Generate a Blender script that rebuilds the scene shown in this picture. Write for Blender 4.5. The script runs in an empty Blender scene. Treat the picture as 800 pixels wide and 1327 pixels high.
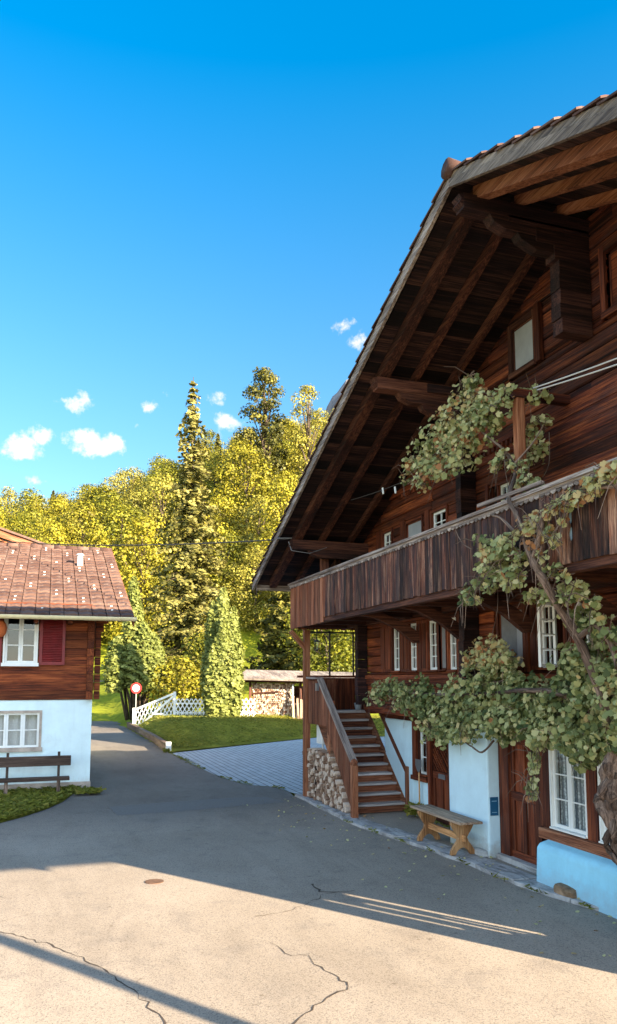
import bpy, math, random
import numpy as np
from math import sin, cos, tan, radians, sqrt, atan2, pi
from mathutils import Vector, Matrix, noise as mnoise

random.seed(7)
R = random.Random(11)
scene = bpy.context.scene
COL = scene.collection

# ------------------------------------------------------------------ frame
# X runs along the street front of the big house (away from the viewer),
# Y runs from that front out over the street, Z is up. Metres.
PITCH = radians(6.28); FOC = 1000.0; PU = 400.0; PV = 768.0
CAM = (-10.592, 6.763, 2.75)
DX, DY = -0.32020, 0.94735          # viewer's right / forward of the X axis
NX, NY = -0.94735, -0.32020         # ... of the Y axis


def fr(xc, yc):
    """ground position for 'xc metres right, yc metres ahead of the viewer'"""
    return (CAM[0] + xc * DX + yc * DY, CAM[1] + xc * NX + yc * NY)


def vw(s, n):
    a, b = s - CAM[0], n - CAM[1]
    return (a * DX + b * NX, a * DY + b * NY)


def ray(u, v):
    a = (u - PU) / FOC; b = (PV - v) / FOC
    x, y, z = a, cos(PITCH) - b * sin(PITCH), sin(PITCH) + b * cos(PITCH)
    return (x * DX + y * DY, x * NX + y * NY, z)


def on_n(u, v, n):
    r = ray(u, v); t = (n - CAM[1]) / r[1]
    return (CAM[0] + r[0] * t, CAM[2] + r[2] * t)


def on_s(u, v, s):
    r = ray(u, v); t = (s - CAM[0]) / r[0]
    return (CAM[1] + r[1] * t, CAM[2] + r[2] * t)


def on_z(u, v, z=0.0):
    r = ray(u, v); t = (z - CAM[2]) / r[2]
    return (CAM[0] + r[0] * t, CAM[1] + r[1] * t)


def S(u, v=870, n=0.0):
    return on_n(u, v, n)[0]


# ------------------------------------------------------------------ materials
def srgb(r, g, b):
    f = lambda c: c / 12.92 if c <= .04045 else ((c + .055) / 1.055) ** 2.4
    return (f(r / 255), f(g / 255), f(b / 255), 1)


class NT:
    def __init__(s, name, rough=.8, spec=.3):
        s.m = bpy.data.materials.new(name); s.m.use_nodes = True
        s.t = s.m.node_tree; s.b = s.t.nodes['Principled BSDF']
        s.b.inputs['Roughness'].default_value = rough
        s.b.inputs['Specular IOR Level'].default_value = spec

    def n(s, typ, **kw):
        nd = s.t.nodes.new(typ)
        for k, v in kw.items():
            if k.startswith('i_'):
                key = k[2:]
                key = int(key) if key.isdigit() else key.replace('_', ' ')
                inp = nd.inputs[key]
                if isinstance(v, bpy.types.NodeSocket): s.t.links.new(v, inp)
                else: inp.default_value = v
            else: setattr(nd, k, v)
        return nd

    def l(s, a, b): s.t.links.new(a, b)

    def coord(s, attr=None):
        if attr: return s.n('ShaderNodeAttribute', attribute_name=attr).outputs['Vector']
        return s.n('ShaderNodeTexCoord').outputs['Object']

    def scale(s, vec, sc):
        return s.n('ShaderNodeMapping', i_Vector=vec, i_Scale=sc).outputs[0]

    def noise(s, vec, scale=5., detail=4., rough=.6, dist=0.):
        return s.n('ShaderNodeTexNoise', i_Vector=vec, i_Scale=scale, i_Detail=detail, i_Roughness=rough, i_Distortion=dist).outputs[0]

    def ramp(s, fac, stops):
        r = s.n('ShaderNodeValToRGB', i_Fac=fac); e = r.color_ramp.elements
        while len(e) < len(stops): e.new(.5)
        for i, (p, c) in enumerate(stops):
            e[i].position = p; e[i].color = c if len(c) == 4 else (*c, 1)
        return r.outputs[0]

    def mix(s, a, b, fac, mode='MIX'):
        m = s.n('ShaderNodeMix', data_type='RGBA', blend_type=mode)
        for v, k in ((fac, 0), (a, 6), (b, 7)):
            if isinstance(v, bpy.types.NodeSocket): s.l(v, m.inputs[k])
            else: m.inputs[k].default_value = v if k == 0 or len(v) == 4 else (*v, 1)
        return m.outputs[2]

    def math(s, op, a, b=0., c=0.):
        m = s.n('ShaderNodeMath', operation=op)
        for i, v in enumerate((a, b, c)):
            if isinstance(v, bpy.types.NodeSocket): s.l(v, m.inputs[i])
            else: m.inputs[i].default_value = v
        return m.outputs[0]

    def mr(s, v, a, b, c, d):
        return s.n('ShaderNodeMapRange', i_0=v, i_1=a, i_2=b, i_3=c, i_4=d).outputs[0]

    def tone(s): return s.n('ShaderNodeAttribute', attribute_name='tone').outputs['Fac']

    def base(s, c):
        if isinstance(c, bpy.types.NodeSocket): s.l(c, s.b.inputs['Base Color'])
        else: s.b.inputs['Base Color'].default_value = c if len(c) == 4 else (*c, 1)

    def bump(s, h, strength=.3, dist=.02):
        s.l(s.n('ShaderNodeBump', i_Height=h, i_Strength=strength, i_Distance=dist).outputs[0], s.b.inputs['Normal'])


def wood(name, dark, mid, light, rough=.75, lo=.6, hi=1.35, streak=(1.1, 26, 26), worn=None, spec=.25, wlim=(.48, .66, .7)):
    t = NT(name, rough, spec)
    g = t.coord('grain')
    f1 = t.noise(t.scale(g, (streak[0], streak[1] * 1.3, streak[2] * 1.3)), 1.0, 6, .72, .5)
    f2 = t.noise(t.scale(g, (.35, 3.2, 3.2)), 1.0, 3, .6, .3)
    f = t.math('ADD', t.math('MULTIPLY', f1, .62), t.math('MULTIPLY', f2, .38))
    c = t.ramp(f, [(.385, dark), (.49, mid), (.60, light)])
    c = t.mix(c, (1, 1, 1), 1.0, 'MULTIPLY')
    if worn:
        w = t.ramp(t.noise(t.scale(g, (.9, 5, 5)), 1.0, 6, .7, .8), [(wlim[0], (0, 0, 0)), (wlim[1], (1, 1, 1))])
        c = t.mix(c, worn, t.math('MULTIPLY', w, wlim[2]))
    k = t.mr(t.tone(), 0, 1, lo, hi)
    c = t.mix(c, t.n('ShaderNodeCombineColor', i_0=k, i_1=k, i_2=k).outputs[0], 1.0, 'MULTIPLY')
    fine = t.noise(t.scale(g, (3, 90, 90)), 1.0, 3, .6)
    c = t.mix(c, (.12, .09, .08), t.math('MULTIPLY', t.ramp(fine, [(.55, (0, 0, 0)), (.64, (1, 1, 1))]), .6), 'MULTIPLY')
    t.base(c)
    t.bump(t.math('ADD', f1, t.math('MULTIPLY', fine, .6)), .55, .012)
    return t.m


M = {}
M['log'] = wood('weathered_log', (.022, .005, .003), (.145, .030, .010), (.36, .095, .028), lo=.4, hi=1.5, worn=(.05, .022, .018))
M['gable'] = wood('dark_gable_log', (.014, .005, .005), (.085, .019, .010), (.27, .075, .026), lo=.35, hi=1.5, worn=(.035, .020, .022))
M['red'] = wood('brown_joinery', (.03, .007, .004), (.11, .024, .009), (.26, .065, .022), lo=.5, hi=1.3, rough=.6)
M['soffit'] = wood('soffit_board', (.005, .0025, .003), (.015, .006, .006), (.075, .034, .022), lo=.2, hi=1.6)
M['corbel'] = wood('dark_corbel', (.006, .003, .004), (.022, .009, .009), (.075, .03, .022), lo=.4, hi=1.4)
M['rafter'] = wood('rafter_timber', (.014, .006, .005), (.05, .016, .010), (.15, .055, .030), lo=.7, hi=1.3)
M['verge'] = wood('grey_verge_board', (.07, .052, .045), (.19, .15, .125), (.36, .29, .24), lo=.7, hi=1.25)
M['flybeam'] = wood('brown_beam', (.075, .024, .011), (.25, .085, .038), (.40, .18, .095), lo=.8, hi=1.2)
M['balc'] = wood('balcony_board', (.018, .007, .006), (.15, .045, .022), (.40, .22, .14), lo=.25, hi=1.5, streak=(1.6, 20, 20), worn=(.022, .015, .017), wlim=(.40, .58, .88))
M['balcred'] = wood('stair_board', (.04, .012, .007), (.19, .058, .026), (.34, .14, .075), lo=.6, hi=1.35)
M['rail'] = wood('grey_rail', (.06, .042, .036), (.22, .17, .145), (.46, .38, .33), lo=.8, hi=1.2)
M['step'] = wood('grey_step', (.22, .18, .16), (.42, .36, .33), (.62, .55, .52), lo=.8, hi=1.2)
M['bench'] = wood('bench_pine', (.22, .095, .035), (.48, .23, .09), (.66, .37, .17), lo=.75, hi=1.25)
M['benchtop'] = wood('bench_top', (.14, .09, .06), (.32, .21, .14), (.50, .36, .25), lo=.7, hi=1.25)
M['oldbench'] = wood('old_bench_wood', (.015, .009, .007), (.05, .03, .022), (.12, .075, .055))
M['bark'] = wood('vine_bark', (.035, .022, .016), (.12, .08, .06), (.30, .21, .16), streak=(2.2, 22, 22), rough=.9)
M['trunk'] = wood('tree_bark', (.02, .014, .01), (.06, .042, .03), (.14, .10, .07), streak=(2, 14, 14), rough=.95)
M['timberedge'] = wood('edging_timber', (.08, .05, .035), (.2, .125, .085), (.34, .24, .17))
M['lhlog'] = wood('neighbour_log', (.03, .006, .003), (.16, .034, .010), (.30, .080, .022), lo=.6, hi=1.4)


def simple(name, col, rough=.6, spec=.4, var=.12, sc=6., bump=0., metal=0.):
    t = NT(name, rough, spec)
    f = t.noise(t.coord(), sc, 5, .6)
    a = tuple(max(0, c * (1 - var)) for c in col[:3]); b = tuple(min(1, c * (1 + var)) for c in col[:3])
    t.base(t.ramp(f, [(.3, a), (.7, b)])); t.b.inputs['Metallic'].default_value = metal
    if bump: t.bump(t.noise(t.coord(), sc * 12, 4, .6), bump, .01)
    return t.m


def plaster(name, col, dirt):
    t = NT(name, .9, .15); co = t.coord()
    f = t.noise(co, 2.0, 6, .65); g = t.noise(t.scale(co, (5, 5, .6)), 1.5, 4, .6)
    c = t.ramp(f, [(.3, tuple(k * .88 for k in col)), (.65, col)])
    c = t.mix(c, tuple(k * .8 for k in col), t.math('MULTIPLY', t.ramp(g, [(.55, (0, 0, 0)), (.8, (1, 1, 1))]), .5))
    z = t.n('ShaderNodeSeparateXYZ', i_0=co).outputs[2]
    low = t.mr(t.math('ADD', z, t.math('MULTIPLY', t.noise(co, 7, 4, .7), .5)), .25, .52, 1, 0)
    st = t.ramp(t.noise(co, 1.1, 6, .7, .8), [(.55, (0, 0, 0)), (.72, (1, 1, 1))])
    c = t.mix(c, tuple(k * .72 for k in dirt), t.math('MULTIPLY', st, .22))
    c = t.mix(c, dirt, t.math('MULTIPLY', low, .8)); t.base(c)
    t.bump(t.noise(co, 38, 4, .6), .25, .012)
    return t.m


M['plaster'] = plaster('white_plaster', (.62, .80, .86), (.36, .33, .29))
M['plaster2'] = plaster('pale_plaster', (.76, .90, .91), (.55, .52, .47))
M['planter'] = plaster('blue_plaster', (.36, .74, .90), (.33, .5, .58))
M['plinth'] = simple('concrete_plinth', (.42, .34, .28), .95, .1, .3, 4, .4)
M['white'] = simple('white_paint', (.80, .80, .76), .5, .4, .05)
M['cream'] = simple('cream_metal', (.72, .60, .34), .4, .5, .08)
M['shutter'] = simple('red_shutter', (.20, .012, .014), .5, .4, .25)
M['orange'] = simple('terracotta', (.62, .16, .05), .7, .3, .15)
M['iron'] = simple('dark_iron', (.03, .03, .032), .5, .5, .2)
M['steel'] = simple('grey_steel', (.22, .23, .24), .45, .5, .15, 6, 0, .6)
M['wire'] = simple('pale_wire', (.62, .60, .58), .5, .4, .05)
M['cable'] = simple('black_cable', (.05, .045, .04), .6, .3, .05)
M['plaque'] = simple('blue_plaque', (.012, .10, .20), .35, .5, .1)
M['plaquemark'] = simple('plaque_mark', (.32, .55, .68), .5, .4, .05)
M['box'] = simple('white_box', (.75, .74, .70), .5, .4, .08)
M['signred'] = simple('sign_red', (.55, .03, .03), .45, .5, .05)
M['signwhite'] = simple('sign_white', (.82, .80, .76), .45, .5, .03)
M['signblack'] = simple('sign_grey', (.10, .09, .09), .5, .4, .05)
M['holeblue'] = simple('pale_backing', (.30, .42, .50), .6, .3, .1)
M['darkint'] = simple('dark_interior', (.02, .016, .014), .9, .1, .2)
M['curtain'] = simple('curtain', (.55, .54, .52), .9, .1, .1, 30)
M['redcurtain'] = simple('red_curtain', (.45, .08, .04), .9, .1, .2, 20)
M['screen'] = simple('fly_screen', (.20, .19, .19), .8, .2, .12, 9)
M['screen2'] = simple('grey_pane', (.33, .34, .35), .35, .5, .14, 3)
M['pot'] = simple('zinc_pot', (.36, .38, .38), .5, .4, .15)
M['stoneblk'] = simple('brown_stone', (.27, .17, .10), .9, .2, .5, 7, .7)
M['boulder'] = simple('grey_stone', (.40, .40, .39), .9, .2, .35, 6, .6)
M['patch'] = simple('asphalt_patch', (.165, .148, .133), .93, .2, .25, 40, .2)
M['crack'] = simple('crack_tar', (.075, .056, .044), .9, .2, .3, 12)
M['drycut'] = simple('dry_twig', (.19, .055, .03), .9, .1, .5, 15)
M['rust'] = simple('rust', (.12, .065, .04), .8, .3, .3, 18)
M['rocktop'] = simple('mountain_rock', (.20, .18, .18), .95, .1, .45, .01)
M['lace'] = None


def lace():
    t = NT('lace_curtain', .9, .1); co = t.coord()
    w = t.n('ShaderNodeTexWave', i_Vector=co, i_Scale=5.5, i_Distortion=2.5, wave_type='BANDS', bands_direction='X').outputs[0]
    v = t.n('ShaderNodeTexVoronoi', i_Vector=co, i_Scale=26.).outputs[0]
    f = t.math('MULTIPLY', w, t.mr(v, .1, .6, 1, .35))
    t.base(t.ramp(f, [(.1, (.2, .21, .22)), (.6, (.75, .75, .73))])); return t.m


M['lace'] = lace()


def glass():
    t = NT('window_glass', .03, .8)
    t.base((.03, .04, .045)); out = t.t.nodes['Material Output']
    tr = t.n('ShaderNodeBsdfTransparent'); tr.inputs[0].default_value = (.86, .9, .9, 1)
    fr_ = t.math('POWER', t.n('ShaderNodeLayerWeight', i_Blend=.5).outputs['Facing'], 3.)
    gl = t.n('ShaderNodeBsdfGlossy', i_Roughness=.02)
    mx = t.n('ShaderNodeMixShader'); t.l(t.math('ADD', t.math('MULTIPLY', fr_, .55), .06), mx.inputs[0])
    t.l(tr.outputs[0], mx.inputs[1]); t.l(gl.outputs[0], mx.inputs[2]); t.l(mx.outputs[0], out.inputs[0])
    return t.m


M['glass'] = glass()


def asphalt():
    t = NT('asphalt', .92, .2); co = t.coord()
    big = t.noise(co, .35, 5, .6); med = t.noise(co, 2.2, 5, .65); fine = t.noise(co, 60, 4, .8); vor = t.n('ShaderNodeTexVoronoi', i_Vector=co, i_Scale=95.).outputs[0]
    c = t.ramp(big, [(.3, (.27, .215, .165)), (.7, (.37, .30, .235))])
    c = t.mix(c, (.14, .12, .108), t.math('MULTIPLY', t.ramp(med, [(.52, (0, 0, 0)), (.72, (1, 1, 1))]), .35))
    c = t.mix(c, (.46, .41, .36), t.math('MULTIPLY', t.ramp(vor, [(.12, (1, 1, 1)), (.34, (0, 0, 0))]), .6))
    c = t.mix(c, (.05, .045, .042), t.math('MULTIPLY', t.ramp(fine, [(.50, (0, 0, 0)), (.64, (1, 1, 1))]), .7))
    wear = t.noise(t.scale(co, (.25, 1.1, 1)), 1.0, 6, .7, .8)
    c = t.mix(c, (.66, .64, .62), t.math('MULTIPLY', t.ramp(wear, [(.46, (0, 0, 0)), (.66, (1, 1, 1))]), .38), 'MULTIPLY')
    spot = t.noise(co, 9, 2, .5)
    c = t.mix(c, (.5, .47, .45), t.math('MULTIPLY', t.ramp(spot, [(.70, (0, 0, 0)), (.76, (1, 1, 1))]), .6), 'MULTIPLY')
    x = t.n('ShaderNodeSeparateXYZ', i_0=co).outputs[0]
    far = t.mr(t.math('ADD', x, t.math('MULTIPLY', big, 6.)), 7., 10., 0, 1)          # darker tone further along the lane
    c = t.mix(c, (.52, .54, .58), t.math('MULTIPLY', far, .85), 'MULTIPLY')
    t.base(c); t.bump(t.math('ADD', fine, vor), .22, .006)
    return t.m


M['asphalt'] = asphalt()


def slabs():
    t = NT('stone_slab', .88, .25); co = t.coord()
    f = t.noise(co, 3.2, 6, .68, .6); g = t.noise(t.scale(co, (1.2, 7, 7)), 1.2, 5, .7, 1.2)
    c = t.ramp(f, [(.28, (.17, .15, .14)), (.52, (.40, .37, .35)), (.75, (.56, .53, .50))])
    c = t.mix(c, (.10, .09, .085), t.math('MULTIPLY', t.ramp(g, [(.5, (0, 0, 0)), (.66, (1, 1, 1))]), .75))
    t.base(c); t.bump(t.math('ADD', f, g), .6, .03); return t.m


M['slab'] = slabs()


def pavers():
    t = NT('grey_paver', .9, .2); co = t.coord()
    br = t.n('ShaderNodeTexBrick', i_Vector=t.scale(co, (1, 1, 1)), i_Scale=1.0, i_Mortar_Size=.016, i_Brick_Width=.3, i_Row_Height=.2, i_Bias=0.)
    br.inputs['Color1'].default_value = (.42, .42, .41, 1); br.inputs['Color2'].default_value = (.52, .52, .51, 1); br.inputs['Mortar'].default_value = (.15, .15, .15, 1)
    c = t.mix(br.outputs[0], (.7, .7, .7), t.math('MULTIPLY', t.noise(co, 1.2, 4, .6), .6), 'MULTIPLY')
    t.base(c); t.bump(t.math('SUBTRACT', 1., br.outputs[1]), .5, .01); return t.m


M['paver'] = pavers()


def grassmat(name, a, b, c3, sc=1.3):
    t = NT(name, .95, .1); co = t.coord()
    f = t.noise(co, sc, 6, .7); g = t.noise(co, sc * 14, 3, .7)
    c = t.ramp(f, [(.3, a), (.52, b), (.72, c3)])
    c = t.mix(c, tuple(k * .45 for k in a), t.math('MULTIPLY', t.ramp(g, [(.5, (0, 0, 0)), (.7, (1, 1, 1))]), .6))
    t.base(c); t.bump(g, .8, .06); return t.m


M['lawn'] = grassmat('lawn_grass', (.11, .105, .012), (.195, .178, .018), (.30, .25, .03), .9)
M['meadow'] = grassmat('meadow_grass', (.15, .165, .012), (.215, .225, .014), (.30, .28, .025), .12)
M['soil'] = simple('soil', (.06, .045, .03), 1, .05, .4, 5, .5)


def leafmat(name, stops, trans=.35, rough=.6, spec=.25):
    t = NT(name, rough, spec)
    c = t.ramp(t.tone(), stops); t.base(c)
    out = t.t.nodes['Material Output']
    tl = t.n('ShaderNodeBsdfTranslucent'); t.l(c, tl.inputs[0])
    mx = t.n('ShaderNodeMixShader', i_0=trans); t.l(t.b.outputs[0], mx.inputs[1]); t.l(tl.outputs[0], mx.inputs[2]); t.l(mx.outputs[0], out.inputs[0])
    return t.m


M['vleaf'] = leafmat('vine_leaf', [(0, (.06, .085, .025)), (.3, (.19, .22, .075)), (.55, (.38, .39, .16)), (.8, (.58, .54, .27)), (.975, (.60, .42, .18)), (1, (.40, .18, .07))], .3)
M['grassblade'] = leafmat('grass_blade', [(0, (.08, .10, .014)), (.6, (.18, .19, .026)), (1, (.34, .28, .06))], .35)
M['leafA'] = leafmat('gold_leaf', [(0, (.085, .066, .004)), (.5, (.185, .168, .011)), (1, (.40, .325, .025))], .18)
M['leafB'] = leafmat('green_leaf', [(0, (.035, .042, .004)), (.5, (.125, .128, .009)), (1, (.29, .25, .018))], .18)
M['leafC'] = leafmat('pale_leaf', [(0, (.09, .082, .012)), (.5, (.215, .19, .026)), (1, (.43, .365, .06))], .18)
M['needle'] = leafmat('spruce_needle', [(0, (.04, .042, .008)), (.5, (.135, .120, .025)), (1, (.33, .28, .075))], .15)
M['needleD'] = leafmat('dark_needle', [(0, (.025, .03, .006)), (.5, (.085, .08, .012)), (1, (.21, .18, .03))], .15)
M['thuja'] = leafmat('thuja_spray', [(0, (.06, .075, .014)), (.5, (.175, .195, .042)), (1, (.34, .34, .09))], .32)


def rooftile():
    t = NT('clay_tile', .85, .2)
    f = t.noise(t.coord(), 9, 5, .7)
    c = t.ramp(t.tone(), [(0, (.06, .029, .022)), (.5, (.095, .050, .038)), (1, (.14, .080, .06))])
    c = t.mix(c, (.24, .20, .18), t.math('MULTIPLY', t.ramp(f, [(.5, (0, 0, 0)), (.75, (1, 1, 1))]), .4)); t.base(c)
    t.bump(f, .3, .01); return t.m


M['tile'] = rooftile()


def logend():
    t = NT('split_firewood', .9, .1); co = t.coord()
    f = t.noise(co, 22, 4, .65)
    c = t.ramp(t.tone(), [(0, (.16, .08, .05)), (.4, (.48, .33, .23)), (1, (.78, .64, .52))])
    c = t.mix(c, (.45, .35, .28), t.math('MULTIPLY', t.ramp(f, [(.45, (0, 0, 0)), (.7, (1, 1, 1))]), .6), 'MULTIPLY'); t.base(c)
    t.bump(f, .4, .01); return t.m


M['logend'] = logend()

# ------------------------------------------------------------------ mesh helpers
BASE = {}


class MB:
    def __init__(s): s.V = []; s.F = []; s.T = []; s.G = []

    def raw(s, vs, fs, tone=None, grain=None):
        o = len(s.V); tn = R.random() if tone is None else tone
        off = (R.uniform(0, 50), R.uniform(0, 50), R.uniform(0, 50))
        s.V += [tuple(v) for v in vs]
        s.T += [tn] * len(vs)
        s.G += [(g[0] + off[0], g[1] + off[1], g[2] + off[2]) for g in (grain if grain else vs)]
        s.F += [tuple(i + o for i in f) for f in fs]

    def box(s, x0, x1, y0, y1, z0, z1, ax=None, tone=None):
        vs = [(x, y, z) for z in (z0, z1) for y in (y0, y1) for x in (x0, x1)]
        d = (abs(x1 - x0), abs(y1 - y0), abs(z1 - z0)); a = d.index(max(d)) if ax is None else 'xyz'.index(ax)
        p = [(0, 1, 2), (1, 0, 2), (2, 0, 1)][a]
        s.raw(vs, [(0, 2, 3, 1), (4, 5, 7, 6), (0, 1, 5, 4), (2, 6, 7, 3), (0, 4, 6, 2), (1, 3, 7, 5)], tone, [tuple(v[i] for i in p) for v in vs])

    def beam(s, p, q, w, h, up=(0, 0, 1), tone=None):
        p, q, up = Vector(p), Vector(q), Vector(up); d = (q - p); L = d.length; d /= L
        a = d.cross(up).normalized(); b = a.cross(d)
        vs = []; g = []
        for i, c in ((0, p), (L, q)):
            for j, k in ((-1, -1), (1, -1), (1, 1), (-1, 1)):
                vs.append(c + a * (j * w / 2) + b * (k * h / 2)); g.append((i, j * w / 2, k * h / 2))
        s.raw(vs, [(3, 2, 1, 0), (4, 5, 6, 7), (0, 1, 5, 4), (1, 2, 6, 5), (2, 3, 7, 6), (3, 0, 4, 7)], tone, g)

    def prism(s, poly, ax, a0, a1, tone=None, glong=None):
        """extrude a closed 2-d polygon along an axis; poly in the two other axes"""
        def pt(u, v, a): return {'x': (a, u, v), 'y': (u, a, v), 'z': (u, v, a)}[ax]
        k = len(poly); vs = [pt(u, v, a0) for u, v in poly] + [pt(u, v, a1) for u, v in poly]
        fs = [tuple(range(k))[::-1], tuple(range(k, 2 * k))] + [(i, (i + 1) % k, k + (i + 1) % k, k + i) for i in range(k)]
        gl = glong or ax; p = {'x': (0, 1, 2), 'y': (1, 0, 2), 'z': (2, 0, 1)}[gl]
        s.raw(vs, fs, tone, [tuple(v[i] for i in p) for v in vs])

    def tube(s, pts, rad, seg=8, tone=None, lump=0.):
        pts = [Vector(p) for p in pts]; n = len(pts)
        if not hasattr(rad, '__len__'): rad = [rad] * n
        vs = []; g = []; L = 0.
        ref = Vector((.31, .2, .93))
        for i, p in enumerate(pts):
            d = (pts[min(i + 1, n - 1)] - pts[max(i - 1, 0)]).normalized()
            a = d.cross(ref)
            if a.length < .05: a = d.cross(Vector((1, 0, 0)))
            a.normalize(); b = d.cross(a)
            if i: L += (p - pts[i - 1]).length
            for j in range(seg):
                t = 2 * pi * j / seg; r = rad[i]
                if lump: r *= 1 + lump * mnoise.noise(Vector((cos(t) * 1.3 + i * .5, sin(t) * 1.3, L * 4))) * 1.6
                vs.append(p + a * (cos(t) * r) + b * (sin(t) * r)); g.append((L, cos(t) * r, sin(t) * r))
        fs = [(i * seg + j, i * seg + (j + 1) % seg, (i + 1) * seg + (j + 1) % seg, (i + 1) * seg + j) for i in range(n - 1) for j in range(seg)]
        fs += [tuple(range(seg))[::-1], tuple(range((n - 1) * seg, n * seg))]
        s.raw(vs, fs, tone, g)

    def build(s, name, mat, parent=None, smooth=False, bevel=0.):
        me = bpy.data.meshes.new(name)
        b = BASE.get(parent.name, (0, 0, 0)) if parent else (0, 0, 0)
        me.from_pydata([(v[0] - b[0], v[1] - b[1], v[2] - b[2]) for v in s.V], [], s.F)
        finish(me, s.T, s.G, mat)
        if smooth: me.polygons.foreach_set('use_smooth', [True] * len(me.polygons))
        return link(name, me, parent, bevel)


def finish(me, T, G, mat):
    a = me.attributes.new('tone', 'FLOAT', 'POINT'); a.data.foreach_set('value', np.asarray(T, dtype=np.float32))
    if G is not None:
        a = me.attributes.new('grain', 'FLOAT_VECTOR', 'POINT'); a.data.foreach_set('vector', np.asarray(G, dtype=np.float32).ravel())
    me.materials.append(mat if not isinstance(mat, str) else M[mat]); me.update()


def link(name, me, parent=None, bevel=0.):
    o = bpy.data.objects.new(name, me); COL.objects.link(o)
    if parent:
        o.parent = parent; BASE[o.name] = BASE.get(parent.name, (0, 0, 0))
    else: BASE[o.name] = (0, 0, 0)
    if bevel:
        m = o.modifiers.new('bevel', 'BEVEL'); m.width = bevel; m.segments = 2; m.limit_method = 'ANGLE'
    return o


def tag(o, label=None, cat=None, group=None, kind=None):
    for k, v in (('label', label), ('category', cat), ('group', group), ('kind', kind)):
        if v: o[k] = v
    return o


def thing(name, loc, label, cat, group=None):
    o = bpy.data.objects.new(name, None); COL.objects.link(o); o.location = loc; o.empty_display_size = .2
    BASE[o.name] = tuple(loc); return tag(o, label, cat, group)


def based(o, loc):
    """move a single-mesh thing's origin to its base"""
    o.data.transform(Matrix.Translation(-Vector(loc))); o.location = loc; BASE[o.name] = tuple(loc); return o


def leaf_mesh(name, P, size, nrm, tone, shape, mat, parent=None, spin=None, along=None):
    """one face per leaf; shape is an outline in the leaf's own plane"""
    P = np.asarray(P, float); n = len(P); k = len(shape); sh = np.asarray(shape, float)
    N_ = np.asarray(nrm, float); N_ = N_ / np.maximum(np.linalg.norm(N_, axis=1, keepdims=True), 1e-6)
    rs = np.random.RandomState(n)
    ref = rs.normal(size=(n, 3)) if along is None else np.asarray(along, float)
    A = np.cross(N_, ref); A /= np.maximum(np.linalg.norm(A, axis=1, keepdims=True), 1e-6); B = np.cross(A, N_) * -1
    B = np.cross(N_, A)
    sz = np.asarray(size, float)[:, None, None]
    curl = (sh[:, 0] ** 2 * 1.0 + (sh[:, 1] - .1) ** 2 * .6)[None, :, None] * rs.uniform(-.3, 1.2, n)[:, None, None] * N_[:, None, :] * sz * -1
    V = P[:, None, :] + (A[:, None, :] * sh[None, :, 0:1] + B[:, None, :] * sh[None, :, 1:2]) * sz + curl
    V = V.reshape(-1, 3)
    if parent: V = V - np.asarray(BASE.get(parent.name, (0, 0, 0)))
    me = bpy.data.meshes.new(name)
    me.vertices.add(n * k); me.vertices.foreach_set('co', V.astype(np.float32).ravel())
    me.loops.add(n * k); me.loops.foreach_set('vertex_index', np.arange(n * k, dtype=np.int32))
    me.polygons.add(n); me.polygons.foreach_set('loop_start', np.arange(0, n * k, k, dtype=np.int32))
    me.polygons.foreach_set('loop_total', np.full(n, k, dtype=np.int32))
    me.update(calc_edges=True)
    finish(me, np.repeat(np.clip(tone, 0, 1), k), None, mat)
    return link(name, me, parent)


VINE = [(0, -.30), (.14, -.44), (.36, -.40), (.40, -.18), (.52, -.06), (.48, .16), (.34, .20), (.30, .36), (.14, .40), (0, .54), (-.14, .40), (-.30, .36), (-.34, .20), (-.48, .16), (-.52, -.06), (-.40, -.18), (-.36, -.40), (-.14, -.44)]
RAG = [(-.5, -.2), (-.12, -.28), (.1, -.5), (.26, -.12), (.52, .05), (.18, .2), (.05, .5), (-.2, .22)]
BLADE = [(-.10, -.5), (.10, -.5), (.16, 0), (.0, .6), (-.16, 0)]
SPRAY = [(-.16, -.5), (.16, -.5), (.3, -.1), (.12, .1), (.0, .6), (-.12, .1), (-.3, -.1)]

# ------------------------------------------------------------------ ground
ROADZ = -.06


def ss(t):
    t = min(1, max(0, t)); return t * t * (3 - 2 * t)


def bank(xc, yc):
    front = 29 + (xc + 5.2) * 1.32
    if xc > 1: front = 37.2
    edge = -5.5 - (yc - 30) * .345
    return .75 * ss((yc - front) / 9.) * ss((xc - edge) / 1.6)


def hill(xc, yc):
    h = -.12 + bank(xc, yc)
    if yc > 50:
        base = .115 * (min(yc, 82) - 50)
        if yc > 82:
            k = .33 + .00 * xc
            k = .335 + .25 * ss((xc + 55) / 55.) - .05 * ss((xc - 5) / 30)
            y2 = min(yc, 185) - 82
            base += k * y2 * (1 - .12 * y2 / 103)
            base += max(0, yc - 185) * .02
        h += base
        if yc > 55: h += .5 * sin(xc * .11 + 1) * min(1, (yc - 55) / 20.) * 0.6
    return h


def grid(xs, ys, zf):
    mb = MB(); vs = []
    for y in ys:
        for x in xs:
            s, n = fr(x, y); vs.append((s, n, zf(x, y)))
    w = len(xs)
    fs = [(j * w + i, j * w + i + 1, (j + 1) * w + i + 1, (j + 1) * w + i) for j in range(len(ys) - 1) for i in range(w - 1)]
    mb.raw(vs, fs, .5); return mb


def stepr(*segs):
    out = []
    for a, b, d in segs:
        x = a
        while x < b - 1e-6: out.append(x); x += d
    out.append(segs[-1][1]); return out


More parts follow.
